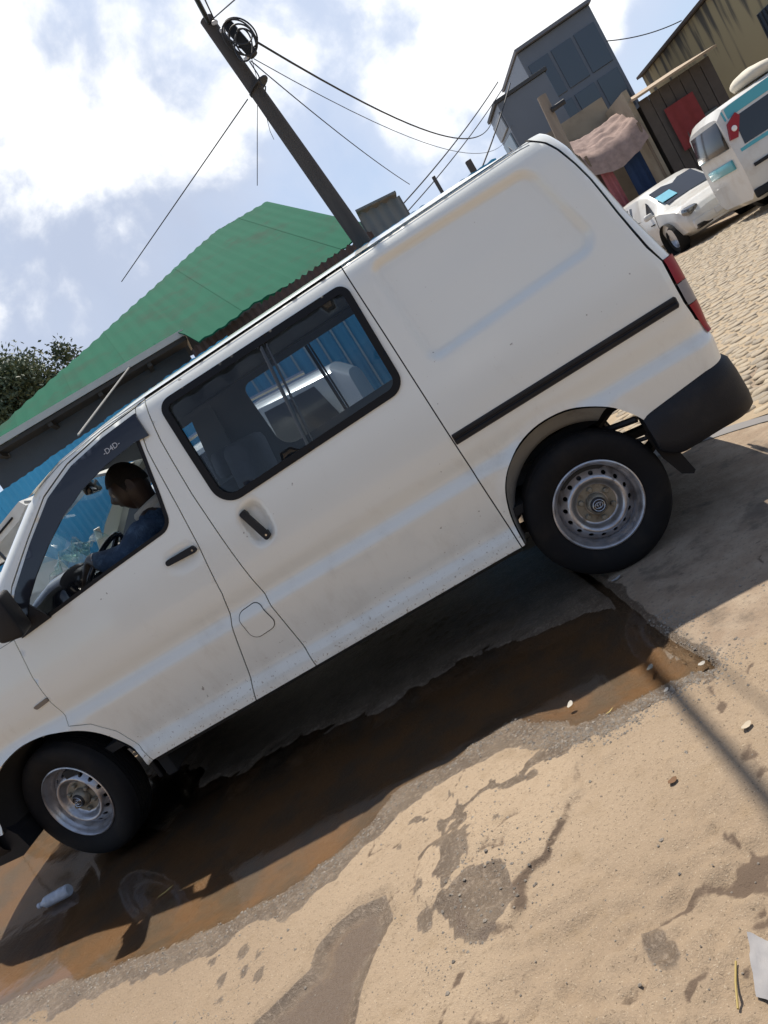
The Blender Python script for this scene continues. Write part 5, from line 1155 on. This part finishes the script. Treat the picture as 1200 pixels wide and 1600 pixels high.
# ------------------------------------------------------------------ green roofed building and sheds behind the fence
def green_house():
    GREEN = mat('green_roof_paint', (.006, .10, .058), .9, var=.15, vscale=1.5, dirt=(.025, .06, .04), dirt_amt=.7, dscale=1.6, spec=.15)
    GREY = mat('grey_render', (.105, .105, .115), .9, var=.2, vscale=3, bump=.3, bscale=50)
    PALE = mat('fascia_paint', (.55, .53, .48), .7, var=.1); DARK = mat('soffit_dark', (.05, .042, .036), .9, var=.3)
    t = thing('green_roof_building', (-4.5, 7.2, 0), 'grey walled building with a green metal hip roof beyond the blue fence', 'building')
    E0 = np.array((-5.53, 6.27, 3.2)); u = np.array((2.55, .90, 0)); u /= np.linalg.norm(u); v = np.array((-u[1], u[0], 0)); tp = math.tan(math.radians(26))
    nrm = np.array((-v[0] * tp, -v[1] * tp, 1.0)); nrm /= np.linalg.norm(nrm); up = np.array((v[0], v[1], tp))
    def hit(px, py):
        d = ray(px, py); s = ((E0 - CAM) @ nrm) / (d @ nrm); p = CAM + d * s - E0; return (p @ u, (p @ v))
    P2 = hit(145, 535); P3 = hit(395, 328); P4 = hit(560, 268)
    eL = (hit(-60, 712)[0], 0.0); ridge = P3[1]; eR = 2.72; slope = (P2[0] - eL[0]) / P2[1]; u2 = eL[0] + slope * ridge
    def vmax(a):  # extent up the slope at distance a along the eave
        return max(0.0, min(ridge, (a - eL[0]) / max(.05, slope)))
    end = min(P4[0], hit(585, 352)[0]); lowpts = [hit(345, 512), hit(400, 472), hit(470, 436), hit(560, 372), hit(640, 320)]
    a = eL[0]; k = 0
    while a < end:
        w = min(.8, end - a); n = 16; V = []; lift = .006 * (k % 2)
        for i in range(n + 1):
            aa = a + w * i / n; vm = max(vmax(aa), .02); v0 = float(np.interp(aa, [eR - .02, eR + .02] + [q_[0] for q_ in lowpts], [0, lowpts[0][1]] + [q_[1] for q_ in lowpts])); v0 = min(v0, vm - .02); lf = lift + .009 * math.sin(aa / .2 * 2 * PI)
            for vv in (v0, vm): p = E0 + u * aa + up * vv + np.array((0, 0, lf)); V.append(tuple(p))
        q = len(V); V += [(x, y, z - .02) for x, y, z in V]
        F = [(2 * i, 2 * i + 2, 2 * i + 3, 2 * i + 1) for i in range(n)] + [(q + 2 * i, q + 2 * i + 1, q + 2 * i + 3, q + 2 * i + 2) for i in range(n)] + [(2 * i, q + 2 * i, q + 2 * i + 2, 2 * i + 2) for i in range(n)]
        put('roof_sheet', V, F, GREEN, t, smooth=True, sharp=50); a += w; k += 1
    # back slope so the roof is a solid
    back = [tuple(E0 + u * u2 + up * ridge), tuple(E0 + u * end + up * ridge), tuple(E0 + u * end + v * ridge * 2), tuple(E0 + u * (u2 + .4) + v * ridge * 2)]
    put('back_slope', back, [(0, 1, 2, 3)], GREEN, t)
    gw = [tuple(E0 + u * eL[0]), tuple(E0 + u * u2 + up * ridge - (0, 0, .03)), tuple(E0 + u * u2 + v * ridge)]; put('gable_wall', gw, [(0, 1, 2)], GREY, t)
    def bar(p, q, sz, nm, mm):
        m = MB(); p = Vector(p); q = Vector(q); d = (q - p); R = d.to_track_quat('X', 'Z').to_matrix(); m.box(tuple((p + q) / 2), (d.length, sz[0], sz[1]), R); return m.build(nm, mm, t)
    bar(E0 + u * eL[0] + (0, 0, -.03), E0 + u * eR + (0, 0, -.03), (.03, .085), 'fascia', PALE)
    bar(E0 + u * eR + (0, 0, -.03), E0 + u * (eR + .1) + v * 1.5 + (0, 0, -.03), (.03, .085), 'fascia', PALE)
    bar(E0 + u * eL[0] + v * .25 + (0, 0, -.11), E0 + u * eR + v * .25 + (0, 0, -.11), (.5, .05), 'soffit', DARK)
    for aa in np.arange(eL[0] + .4, eR, .75): bar(E0 + u * aa + v * .02 + (0, 0, -.15), E0 + u * aa + v * .55 + (0, 0, -.15), (.06, .08), 'rafter', DARK)
    W0 = E0 + u * (eL[0] + .1) + v * .55; W1 = E0 + u * (eR - .05) + v * .55; m = MB()
    m.add([tuple(W0 * (1, 1, 0)), tuple(W1 * (1, 1, 0)), tuple(W1 - (0, 0, .1)), tuple(W0 - (0, 0, .1)), tuple((W0 + v * 3) * (1, 1, 0)), tuple((W1 + v * 3) * (1, 1, 0)), tuple(W1 + v * 3 - (0, 0, .1)), tuple(W0 + v * 3 - (0, 0, .1))],
          [(0, 1, 2, 3), (1, 5, 6, 2), (4, 0, 3, 7), (5, 4, 7, 6)]); m.build('wall', GREY, t)
    p = at_y(203, 573, 6.9); q = at_y(122, 680, 4.4); m = MB(); m.tube([tuple(p), tuple(q)], .012, 6); o = m.build('stay_cable', mat('pale_cable', (.3, .29, .27), .6), None); props(o, 'pale stay cable slanting from the green roof eave to the blue fence', 'cable')
green_house()
def sheds():
    RUST = mat('rusty_sheet', (.10, .058, .045), .8, var=.4, vscale=5, dirt=(.06, .06, .065), dirt_amt=.7, dscale=4)
    GRS = mat('grey_sheet', (.16, .175, .175), .6, var=.2, vscale=2, dirt=(.1, .09, .08), dirt_amt=.5)
    def corr_box(name, label, x0, x1, y0, y1, h0, h1, m, pitch=.1):
        t = thing(name, ((x0 + x1) / 2, (y0 + y1) / 2, 0), label, 'shed'); x = x0
        while x < x1 - .01:
            w = min(.8, x1 - x); n = 32; V = []
            for i in range(n + 1):
                xx = x + w * i / n; yy = y0 + .012 * math.sin(xx / pitch * 2 * PI); tz = np.interp(xx, [x0, x1], [h0, h1]) + .02 * math.sin(xx / pitch * 2 * PI); V += [(xx, yy, 0), (xx, yy, tz)]
            q = len(V); V += [(a, b + .003, c) for a, b, c in V]
            put('wall_sheet', V, [(2 * i, 2 * i + 2, 2 * i + 3, 2 * i + 1) for i in range(n)] + [(q + 2 * i, q + 2 * i + 1, q + 2 * i + 3, q + 2 * i + 2) for i in range(n)], m, t, smooth=True, sharp=50); x += w
        mm = MB(); mm.add([(x0, y0 - .1, h0 + .03), (x1, y0 - .1, h1 + .03), (x1, y1, h1 + .08), (x0, y1, h0 + .08), (x0, y0 - .1, h0 + .06), (x1, y0 - .1, h1 + .06), (x1, y1, h1 + .11), (x0, y1, h0 + .11)], [(0, 1, 2, 3), (4, 7, 6, 5), (0, 4, 5, 1), (1, 5, 6, 2), (2, 6, 7, 3), (3, 7, 4, 0)]); (mm.build('roof', m, t) if pitch > .12 else None)
        for xx in (x0, x1):
            mm = MB(); mm.box((xx, (y0 + y1) / 2, min(h0, h1) / 2), (.05, y1 - y0 - .05, min(h0, h1))); mm.build('side_wall', m, t)
    corr_box('tin_shed', 'low rusty corrugated shed between the green roof and the van roof', -2.95, -.15, 7.0, 7.14, 2.90, 2.87, RUST)
    corr_box('tin_shed', 'grey corrugated shed standing behind the utility pole', -.16, .42, 7.6, 9.4, 3.22, 3.14, GRS, .14)
sheds()
# tree behind the green roof
def tree(loc, crown_c, rad, label, n=5200, seed=3):
    r = np.random.default_rng(seed); t = thing('tree', loc, label, 'tree'); bark = mat('bark', (.10, .075, .055), .9, var=.3, bump=.6, bscale=30)
    leafm = [mat('leaf', c, .6, var=.3, vscale=2) for c in ((.075, .105, .05), (.11, .14, .07), (.05, .075, .04))]
    B = Vector(loc); C = Vector(crown_c); m = MB(); m.tube([B, B + (C - B) * .35 + Vector((.1, 0, 0)), B + (C - B) * .7, C], [.2, .16, .11, .05], 10)
    tips = []
    for k in range(16):
        a = r.random() * 6.28; el = r.uniform(-.3, 1.3); d = Vector((math.cos(a) * math.cos(el) * rad[0], math.sin(a) * math.cos(el) * rad[1], math.sin(el) * rad[2])) * r.uniform(.65, 1.0)
        s = B + (C - B) * r.uniform(.55, .95); e = C + d; m.tube([s, s + (e - s) * .5 + Vector((0, 0, .12)), e], [.05, .035, .012], 6); tips.append(e); tips.append(s + (e - s) * .6)
    m.build('trunk', bark, t, True, 60)
    V = []; F = []; MI = []
    cl = [(Vector(c), r.uniform(.25, .5) * (rad[0] + rad[1]) / 2.6, int(r.integers(3))) for c in tips] + [(C + Vector((r.normal() * rad[0] * .4, r.normal() * rad[1] * .4, r.normal() * rad[2] * .4)), r.uniform(.3, .5), int(r.integers(3))) for _ in range(34)]
    for _ in range(n):
        c, cr, mi = cl[int(r.integers(len(cl)))]; p = c + Vector(r.normal(size=3)) * cr * .5; a = Vector(r.normal(size=3)).normalized(); b = a.cross(Vector(r.normal(size=3))).normalized(); L_ = r.uniform(.035, .085); w = L_ * .38
        n0 = len(V); V += [tuple(p - a * L_), tuple(p + b * w), tuple(p + a * L_), tuple(p - b * w)]; F.append((n0, n0 + 1, n0 + 2, n0 + 3)); MI.append(mi if r.random() < .75 else int(r.integers(3)))
    o = put('crown', V, F, leafm, t); o.data.polygons.foreach_set('material_index', np.array(MI, np.int32))
tree((-9.3, 14.5, 0), (-9.2, 14.5, 5.0), (1.35, 1.4, 1.25), 'dark green leafy tree at the left behind the green roof', 32000)

# ------------------------------------------------------------------ utility pole and cables
CABLE = mat('black_cable', (.018, .019, .022), .6)
PY = 4.85
pt = at_y(322, 30, PY); pb = at_y(482, 258, PY)
dirp = (pt - pb) / (pt[2] - pb[2]); base = pb - dirp * pb[2]
pole = thing('utility_pole', (float(base[0]), PY, 0), 'dark timber utility pole with a junction box and coiled cable', 'utility pole')
m = MB(); m.tube([tuple(base), tuple(pb), tuple((pb + pt) / 2), tuple(pt)], [.100, .082, .074, .068], 14); m.build('post', mat('tarred_timber', (.06, .055, .052), .85, var=.35, vscale=18, bump=.6, bscale=50, stretch=(1, 1, .12)), pole, True, 60)
def P_(px, py, dy=0): return tuple(at_y(px, py, PY + dy))
m = MB(); bx = Vector(P_(376, 62, -.10)); ax = (Vector(P_(393, 92, -.06)) - Vector(P_(350, 42, -.06))); R = ax.to_track_quat('Z', 'Y').to_matrix(); m.box(tuple(bx), (.12, .10, ax.length), R, bev=.03); jb = m.build('junction_box', MT['black_plastic'], pole, True)
for (a, b) in (((345, 48), (354, 45)), ((357, 55), (366, 52)), ((383, 92), (388, 90)), ((333, 36), (338, 34))):
    m = MB(); m.tube([P_(*a, -.08), P_(*b, -.12)], .02, 8); m.build('insulator', MT['pale_print'], pole, True)
m = MB(); m.tube([P_(395 + 8, 128 + 6, -.01), P_(397 + 8, 130 + 6, -.01)], .125, 14); m.build('steel_band', MT['dark_metal'], pole, True)
def loop(cx, cy, rx, ry, rot, dy, ph=0): return [P_(cx + rx * math.cos(t) * math.cos(rot) - ry * math.sin(t) * math.sin(rot), cy + rx * math.cos(t) * math.sin(rot) + ry * math.sin(t) * math.cos(rot), dy + .08 * math.sin(t + ph)) for t in np.linspace(0, 2 * PI, 30, endpoint=False)]
coil = MB()
for k, (cx, cy, rx, ry, rot) in enumerate(((376, 52, 30, 20, .7), (380, 62, 27, 19, .95), (374, 58, 32, 22, .85), (384, 66, 22, 15, 1.2), (372, 50, 24, 17, .6), (380, 70, 26, 14, 1.4))): coil.tube(loop(cx, cy, rx, ry, rot, -.16 - .02 * k, k), .008, 6, closed=True)
o = coil.build('cable_coil', CABLE, pole, True, 80); o['kind'] = 'stuff'
def cable(pts, r, label, sag=0.0, n=24, name='overhead_cable', group=None):
    P = []; 
    for a, b in zip(pts[:-1], pts[1:]):
        a, b = Vector(a), Vector(b)
        for i in range(n + (b == Vector(pts[-1]))): t = i / n; P.append(a + (b - a) * t - Vector((0, 0, 4 * sag * t * (1 - t))))
    m = MB(); m.tube(P, r, 6); o = m.build(name, CABLE, None, True, 80); props(o, label, 'cable', group)
top = Vector(P_(327, 36, -.05))
SIGN_Y = 21.0
cable([P_(402, 66, -.1), tuple(at_y(768, 191, SIGN_Y))], .012, 'thick black cable sagging from the cable coil to the grey sign building', .75)
cable([P_(397, 92, -.1), tuple(at_y(800, 196, SIGN_Y))], .005, 'thin cable sagging low from the junction box towards the sign building', .95)
cable([P_(392, 95, -.1), tuple(at_y(640, 288, 9.5))], .006, 'thin cable running down from the junction box to the grey shed', .1)
cable([P_(387, 155, 0), tuple(at_y(228, 385, 6.5)), tuple(at_y(190, 440, 7.6))], .006, 'thin guy wire slanting left from the pole to the green roof', 0)
cable([P_(402, 165, -.1), P_(402, 290, -.1)], .004, 'loose thin wire hanging straight down beside the pole', 0)
cable([P_(390, 96, -.1), P_(404, 118, -.12), P_(408, 132, -.12), P_(415, 135, -.12), P_(414, 152, -.1)], .007, 'short bent cable looping beside the steel band of the pole', 0, 6)
cable([P_(388, 70, -.14), P_(422, 205, -.02), P_(428, 218, -.02)], .003, 'frayed wire end hanging along the pole shaft', 0, 6)
cable([tuple(top), (-.235, .2, 4.95), (-.215, -9.0, 5.05)], .024, 'heavy twisted cable bundle leaving the pole top over the van', .05)
cable([tuple(top + Vector((.06, 0, .02))), (.05, -1.0, 5.6), (.3, -9, 6.2)], .007, 'thin wire leaving the pole top beside the cable bundle', .02)
cable([P_(332, 30, -.04), tuple(at_y(372, -5, 3.5)), tuple(at_y(480, -110, 1.5))], .006, 'thin wire rising right from the pole top', 0)
cable([tuple(at_y(778, 128, SIGN_Y)), tuple(at_y(612, 338, 14))], .016, 'upper of the two parallel wires falling left from the sign building', .1)
cable([tuple(at_y(788, 134, SIGN_Y)), tuple(at_y(628, 340, 14))], .013, 'lower of the two parallel wires falling left from the sign building', .1)
cable([tuple(at_y(797, 130, SIGN_Y)), tuple(at_y(753, 262, 18))], .02, 'dark wire hanging steeply beside the sign panels', .05)
cable([tuple(at_y(948, 64, 25)), tuple(at_y(1065, 32, 24))], .018, 'faint wire between the tall grey building and the stained wall', .12)

# ------------------------------------------------------------------ street on the right
def street():
    GREYB = mat('grey_cladding', (.135, .155, .185), .4, var=.12, vscale=2); GLZ = mat('facade_glass', (.05, .065, .085), .12, coat=.3)
    # sign building
    S = (SIGN_Y + 3.33) / 21.33; X = lambda x: -.29 + (x + .29) * S; Z = lambda z: 1.35 + (z - 1.35) * S
    t = thing('sign_building', (X(5.3), SIGN_Y + 1, 0), 'dark grey flat roofed building with sign panels on its narrow side', 'building')
    x0, x1, z0, z1 = X(4.36), X(5.75), 0, Z(5.34); m = MB(); m.box(((x0 + x1) / 2, SIGN_Y + 1.0, z1 / 2), (x1 - x0, 2.0, z1), bev=.02); m.build('wall', GREYB, t)
    m = MB(); m.box(((x0 + x1) / 2, SIGN_Y + 1.0, z1 + .05), (x1 - x0 + .14, 2.14, .10), bev=.01); m.build('parapet', mat('dark_edge', (.05, .055, .06), .7), t)
    m = MB(); m.box((x0 - .03, SIGN_Y + 1.0, z1 - .45), (.05, 1.7, .5), bev=.008); sp = m.build('sign_panel', mat('sign_grey', (.28, .32, .36), .5, var=.3, vscale=6), t)
    m = MB(); m.box((x0 - .03, SIGN_Y + 1.0, z1 - 1.35), (.05, 1.6, 1.0), bev=.008); s2 = m.build('sign_panel', mat('sign_pale', (.30, .40, .48), .5, var=.25, vscale=4), t)
    m = MB(); m.box((x0 - .06, SIGN_Y + .95, z1 - 1.45), (.012, .8, .55), Matrix.Rotation(.6, 3, 'X'), bev=.003); m.build('printed_shape', mat('sign_dark', (.06, .08, .11), .5), s2)
    for k in range(2):
        m = MB(); m.box((x0 + .35 + .72 * k, SIGN_Y - .01, z1 - 2.0), (.55, .05, .9), bev=.01); m.build('window', GLZ, t)
    # tall grey block
    t = thing('tower_block', (8.0, 27, 0), 'tall blue grey block with glass panes behind the market stalls', 'building')
    m = MB(); m.box((8.55, 27.0, 3.8), (2.7, 4.0, 7.6), bev=.03); m.build('wall', GREYB, t)
    for i in range(3):
        for j in range(4): m = MB(); m.box((7.70 + .85 * i, 24.99, 1.6 + 1.6 * j), (.74, .06, 1.35), bev=.01); m.build('window', GLZ, t)
    m = MB(); m.box((8.55, 26.9, 7.66), (2.8, 4.2, .10)); m.build('parapet', mat('slate_edge', (.16, .17, .19), .7), t)
    # leaning timber post with crossbar
    q0, q1 = at_y(905, 275, 16), at_y(846, 150, 16); m = MB(); dd = (q1 - q0) / (q1[2] - q0[2]); b0 = q0 - dd * q0[2]
    t = thing('timber_post', (float(b0[0]), 16, 0), 'pale timber post with a dark crossbar in front of the sign building', 'post')
    m.tube([tuple(b0), tuple(q1)], [.14, .11], 10); m.build('shaft', mat('pale_timber', (.26, .215, .17), .85, var=.3, vscale=8, stretch=(1, 1, .15)), t, True)
    m = MB(); m.tube([tuple(at_y(862, 172, 15.85)), tuple(at_y(882, 158, 15.85))], .06, 8); m.build('crossbar', MT['dark_metal'], t, True)
    # market stall with bundled awning
    t = thing('market_stall', (6.1, 18.0, 0), 'market stall with a bundled pinkish cloth awning behind the white car', 'stall')
    BEIGE = mat('beige_plaster', (.30, .255, .19), .9, var=.25, vscale=2.5, dirt=(.13, .11, .085), dirt_amt=.6, dscale=2)
    m = MB(); m.box((6.15, 19.2, 2.1), (1.7, .2, 4.2)); m.build('back_wall', BEIGE, t)
    m = MB(); m.box((6.95, 18.3, 1.9), (.12, 1.9, 3.8)); m.build('side_wall', BEIGE, t)
    nx_, ny_ = 40, 26; V = []
    for i in range(nx_):
        for j in range(ny_):
            a = i / (nx_ - 1); b = j / (ny_ - 1); x = 5.35 + 1.55 * a; y = 17.2 + 1.2 * b; z = 3.02 + .55 * b - .18 * math.sin(PI * a) * (1 - b) + .10 * (fbm(np.array([a * 6]), np.array([b * 4]), 3, 5)[0] - .5) + .16 * (fbm(np.array([a * 3 + b * 2]), np.array([b * 14]), 4, 9)[0] - .5)
            if j < 4: y += -.05 + .05 * math.sin(a * 23) * vnoise(np.array([a * 9]), np.array([0.]), 3)[0]; z -= (4 - j) * .13
            V.append((x, y, z))
    put('awning', V, [(i * ny_ + j, (i + 1) * ny_ + j, (i + 1) * ny_ + j + 1, i * ny_ + j + 1) for i in range(nx_ - 1) for j in range(ny_ - 1)], mat('pinkish_cloth', (.30, .215, .185), .95, var=.4, vscale=9, bump=.5, bscale=20), t, smooth=True)
    for xx in (5.42, 6.85): m = MB(); m.tube([(xx, 17.25, 0), (xx, 17.25, 3.0)], .035, 8); m.build('post', WOODM, t, True)
    m = MB(); m.box((6.1, 17.7, .95), (1.4, .6, .06)); m.build('counter', WOODM, t)
    def hang(x, y, z, w, h, colr, nm, label, cat, seed):
        V = []; n = 12
        for i in range(n):
            for j in range(n): V.append((x + w * (i / (n - 1) - .5), y + .06 * math.sin(i * 1.3 + seed) * (j / n + .2), z - h * j / (n - 1)))
        o = put(nm, V, [(i * n + j, (i + 1) * n + j, (i + 1) * n + j + 1, i * n + j + 1) for i in range(n - 1) for j in range(n - 1)], mat(nm + '_cloth', colr, .9, var=.2), None, smooth=True); props(o, label, cat)
    hang(6.45, 17.55, 2.75, .5, 1.6, (.015, .035, .09), 'tarpaulin', 'dark blue tarpaulin hanging inside the market stall', 'tarpaulin', 1)
    hang(5.72, 17.4, 2.55, .28, 1.4, (.30, .10, .11), 'cloth', 'dusty pink cloth hanging under the bundled awning', 'cloth', 2)
    hang(5.5, 17.6, 2.5, .4, 1.5, (.10, .06, .05), 'cloth', 'brown cloth hanging at the left post of the market stall', 'cloth', 4)
    # dark kiosk further right
    t = thing('kiosk', (8.2, 18.2, 0), 'dark timber kiosk with a sloping tin roof between stall and stained wall', 'kiosk')
    DK = mat('dark_boards', (.085, .07, .06), .9, var=.3, vscale=6)
    for k in range(7): m = MB(); m.box((7.25 + .27 * k, 17.4 + .006 * (k % 2), 1.7 + .0), (.255, .04, 3.4), bev=.005); m.build('plank', DK, t)
    m = MB(); m.box((8.05, 18.6, 1.65), (1.8, 2.2, 3.3)); m.build('cabin', DK, t)
    m = MB(); m.box((8.0, 18.2, 3.62), (2.1, 2.6, .05), Matrix.Rotation(.13, 3, 'X')); m.build('roof', mat('tan_tin', (.34, .25, .16), .7, var=.3, vscale=3), t)
    m = MB(); m.box((8.2, 17.35, 1.7), (.9, .05, 1.2), bev=.01); m.build('hatch', MT['gloss_black'], t)
    hang(7.9, 17.28, 2.9, .75, 1.1, (.22, .035, .035), 'banner', 'dark red plain cloth hung on the front of the kiosk', 'cloth', 3)
    # stained wall running along the street
    t = thing('stained_building', (12.4, 21, 0), 'tall yellowish plaster building with dark rain stains along the street', 'building')
    m = bpy.data.materials.new('stained_plaster'); m.use_nodes = True; nt = m.node_tree; N = nt.nodes; L = nt.links; b = N['Principled BSDF']; b.inputs['Roughness'].default_value = .9
    tc = N.new('ShaderNodeTexCoord'); mp = N.new('ShaderNodeMapping'); mp.inputs['Scale'].default_value = (1, .9, .12); L.new(tc.outputs['Object'], mp.inputs[0])
    n = N.new('ShaderNodeTexNoise'); n.inputs['Scale'].default_value = 2.2; n.inputs['Detail'].default_value = 6; L.new(mp.outputs[0], n.inputs['Vector'])
    sp_ = N.new('ShaderNodeSeparateXYZ'); L.new(tc.outputs['Object'], sp_.inputs[0]); gr = N.new('ShaderNodeMapRange'); gr.inputs[1].default_value = 2.2; gr.inputs[2].default_value = 5.4; gr.inputs[3].default_value = -.12; gr.inputs[4].default_value = .16; L.new(sp_.outputs['Z'], gr.inputs[0])
    ad = N.new('ShaderNodeMath'); L.new(n.outputs['Fac'], ad.inputs[0]); L.new(gr.outputs[0], ad.inputs[1]); rg = N.new('ShaderNodeMapRange'); rg.interpolation_type = 'SMOOTHSTEP'; rg.inputs[1].default_value = .56; rg.inputs[2].default_value = .72; L.new(ad.outputs[0], rg.inputs[0])
    mx = N.new('ShaderNodeMixRGB'); L.new(rg.outputs[0], mx.inputs[0]); mx.inputs[1].default_value = (.40, .335, .19, 1); mx.inputs[2].default_value = (.09, .085, .07, 1); L.new(mx.outputs[0], b.inputs['Base Color'])
    w = MB(); w.box((13.5, 21.0, 2.65), (3.0, 17.0, 5.3), bev=.02); w.build('wall', m, t)
    w = MB(); w.box((13.5, 21.0, 5.36), (3.3, 17.3, .10), bev=.01); w.build('coping', mat('dark_coping', (.07, .06, .055), .85), t)
    for yy in (14.0, 17.0, 20.0):
        w = MB(); w.box((11.98, yy, 3.3), (.06, 1.1, 1.2), bev=.01); wi = w.build('window', GLZ, t)
        for k in range(5): w = MB(); w.tube([(11.93, yy - .44 + .22 * k, 2.72), (11.93, yy - .44 + .22 * k, 3.88)], .014, 6); w.build('bar', MT['dark_metal'], wi, True)
street()

# ------------------------------------------------------------------ small things on the ground
def ground_at(px, py):
    d = ray(px, py); p = CAM + d * (-CAM[2] / d[2]); return p
def litter():
    a, b = ground_at(64, 1420), ground_at(112, 1394); ax = Vector(b - a).normalized(); c = Vector((a + b) / 2); L_ = .20
    R = ax.to_track_quat('Y', 'Z').to_matrix().to_4x4(); mw = Matrix.Translation((c.x, c.y, .018)) @ R
    m = MB(); prof = [(.001, -.10), (.026, -.10), (.031, -.093), (.031, -.04), (.028, -.03), (.031, -.02), (.031, .03), (.027, .05), (.014, .072), (.0125, .085)]
    prof = [(r * (1 + .05 * math.sin(a_ * 140)), -a_) for r, a_ in prof]; m.lathe(prof, 20, mw)
    t = thing('plastic_bottle', (c.x, c.y, 0), 'crushed whitish plastic bottle lying in the muddy puddle', 'bottle'); m.build('bottle_body', mat('cloudy_plastic', (.42, .44, .48), .3, var=.35, vscale=40, bump=.5, bscale=60), t, True)
    m = MB(); m.lathe([(.014, -.084), (.0145, -.10), (.001, -.10)], 14, mw); m.build('cap', mat('pale_cap', (.5, .5, .53), .5), t, True)
    lm = mat('dry_leaf', (.33, .24, .07), .7); wm = mat('white_paper', (.40, .37, .32), .8)
    def scrap(px, py, l, w, rot, name, mm, label, cat, z=.004, curl=.3):
        l *= .72; w *= .6; p = ground_at(px, py); gz = max(ground_z(p[0], p[1]), WATER_Z) + z; V = []
        for i in range(7):
            for s in (-1, 0, 1):
                u = i / 6 - .5; ww = w * (math.sqrt(max(0, 1 - (2 * u) ** 2)) + .12); x, y = u * l, s * ww / 2
                V.append((p[0] + x * math.cos(rot) - y * math.sin(rot), p[1] + x * math.sin(rot) + y * math.cos(rot), gz + curl * (abs(u) * l * .6 + abs(s) * w * .25)))
        V2 = [(a_, b_, c_ + .0008) for a_, b_, c_ in V]; F = [(i * 3 + s, i * 3 + 3 + s, i * 3 + 4 + s, i * 3 + 1 + s) for i in range(6) for s in range(2)]
        o = put(name, V + V2, F + [tuple(k + 21 for k in f[::-1]) for f in F], mm, None, smooth=True); props(o, label, cat)
    scrap(258, 1392, .11, .016, .45, 'leaf', lm, 'yellow straw leaf floating on the shaded puddle', 'leaf', .003, .1)
    scrap(1042, 1080, .035, .02, .8, 'paper_scrap', wm, 'white paper scrap at the puddle rim under the pole shadow', 'litter')
    scrap(1096, 1036, .035, .03, .2, 'paper_scrap', wm, 'pale scrap lying at the end of the wet slit', 'litter')
    scrap(1176, 1150, .05, .03, .5, 'stone_chip', mat('pale_chip', (.42, .35, .26), .9), 'pale stone chip on dry ground at the right', 'stone', .006)
    scrap(965, 908, .07, .03, .3, 'foil_scrap', mat('grey_foil', (.4, .4, .4), .4), 'grey foil scrap in the shade beside the wet slit', 'litter')
    scrap(890, 1100, .06, .03, 1.2, 'paper_scrap', wm, 'torn pale scrap in the sunlit brown water', 'litter', .003)
    scrap(1015, 1042, .05, .03, .9, 'leaf', mat('grey_leaf', (.2, .19, .16), .8), 'grey dead leaf in the sunlit brown water', 'leaf', .003)
    scrap(1058, 1231, .04, .03, .4, 'leaf', mat('brown_leaf', (.14, .07, .03), .8), 'small curled brown leaf on the dry ground', 'leaf', .005)
    scrap(953, 1112, .05, .008, .5, 'leaf', lm, 'thin dry straw on the gravel bank', 'leaf', .004)
    # torn plastic sheet at the right lower corner
    p = ground_at(1203, 1520); wl = mat('torn_plastic', (.27, .26, .26), .85, var=.25, spec=.15)
    V = []; n = 12
    for i in range(n):
        for j in range(n):
            u, v = i / (n - 1), j / (n - 1); q = np.array(ground_at(1184 + 60 * u + 14 * v, 1484 + 100 * v + 20 * u)); V.append((q[0], q[1], ground_z(q[0], q[1]) + .006 + .012 * abs(math.sin(u * 6 + v * 3)) * u))
    o = put('plastic_sheet', V, [(i * n + j, (i + 1) * n + j, (i + 1) * n + j + 1, i * n + j + 1) for i in range(n - 1) for j in range(n - 1)], wl, None, smooth=True); props(o, 'torn pale plastic sheet on the dirt at the lower right corner', 'plastic sheet')
    # twig
    a, b, c2 = ground_at(1167, 1530), ground_at(1168, 1565), ground_at(1171, 1605)
    m = MB(); m.tube([(a[0], a[1], ground_z(a[0], a[1]) + .01), (b[0], b[1], ground_z(b[0], b[1]) + .008), (c2[0], c2[1], ground_z(c2[0], c2[1]) + .006)], .0022, 6); props(m.build('straw', lm, None, True), 'dry straw stem lying beside the torn plastic sheet', 'straw')
litter()
def opposite():  # out-of-view house, added to dim the low sky and be reflected in the van
    t = thing('added_house', (-1.0, -13.5, 0), 'unseen low brown house with a rusty tin roof added behind the camera for reflections and sky blocking', 'building')
    m = MB(); m.box((-1.0, -13.5, 1.3), (16, 3, 2.6), bev=.02); m.build('wall', mat('brown_plaster', (.20, .145, .10), .9, var=.25, vscale=2), t)
    m = MB(); m.box((-1.0, -13.1, 2.85), (16.6, 4.0, .05), Matrix.Rotation(-.14, 3, 'X')); m.build('roof', mat('rusty_roof', (.13, .075, .05), .8, var=.4, vscale=4), t)
    for k in range(5):
        m = MB(); m.box((-7 + 3 * k, -11.98, 1.4 if k % 2 else 1.1), (1.1, .06, 1.1 if k % 2 else 2.2), bev=.01); m.build('window' if k % 2 else 'door', mat('dark_joinery', (.04, .035, .03), .6), t)
opposite()
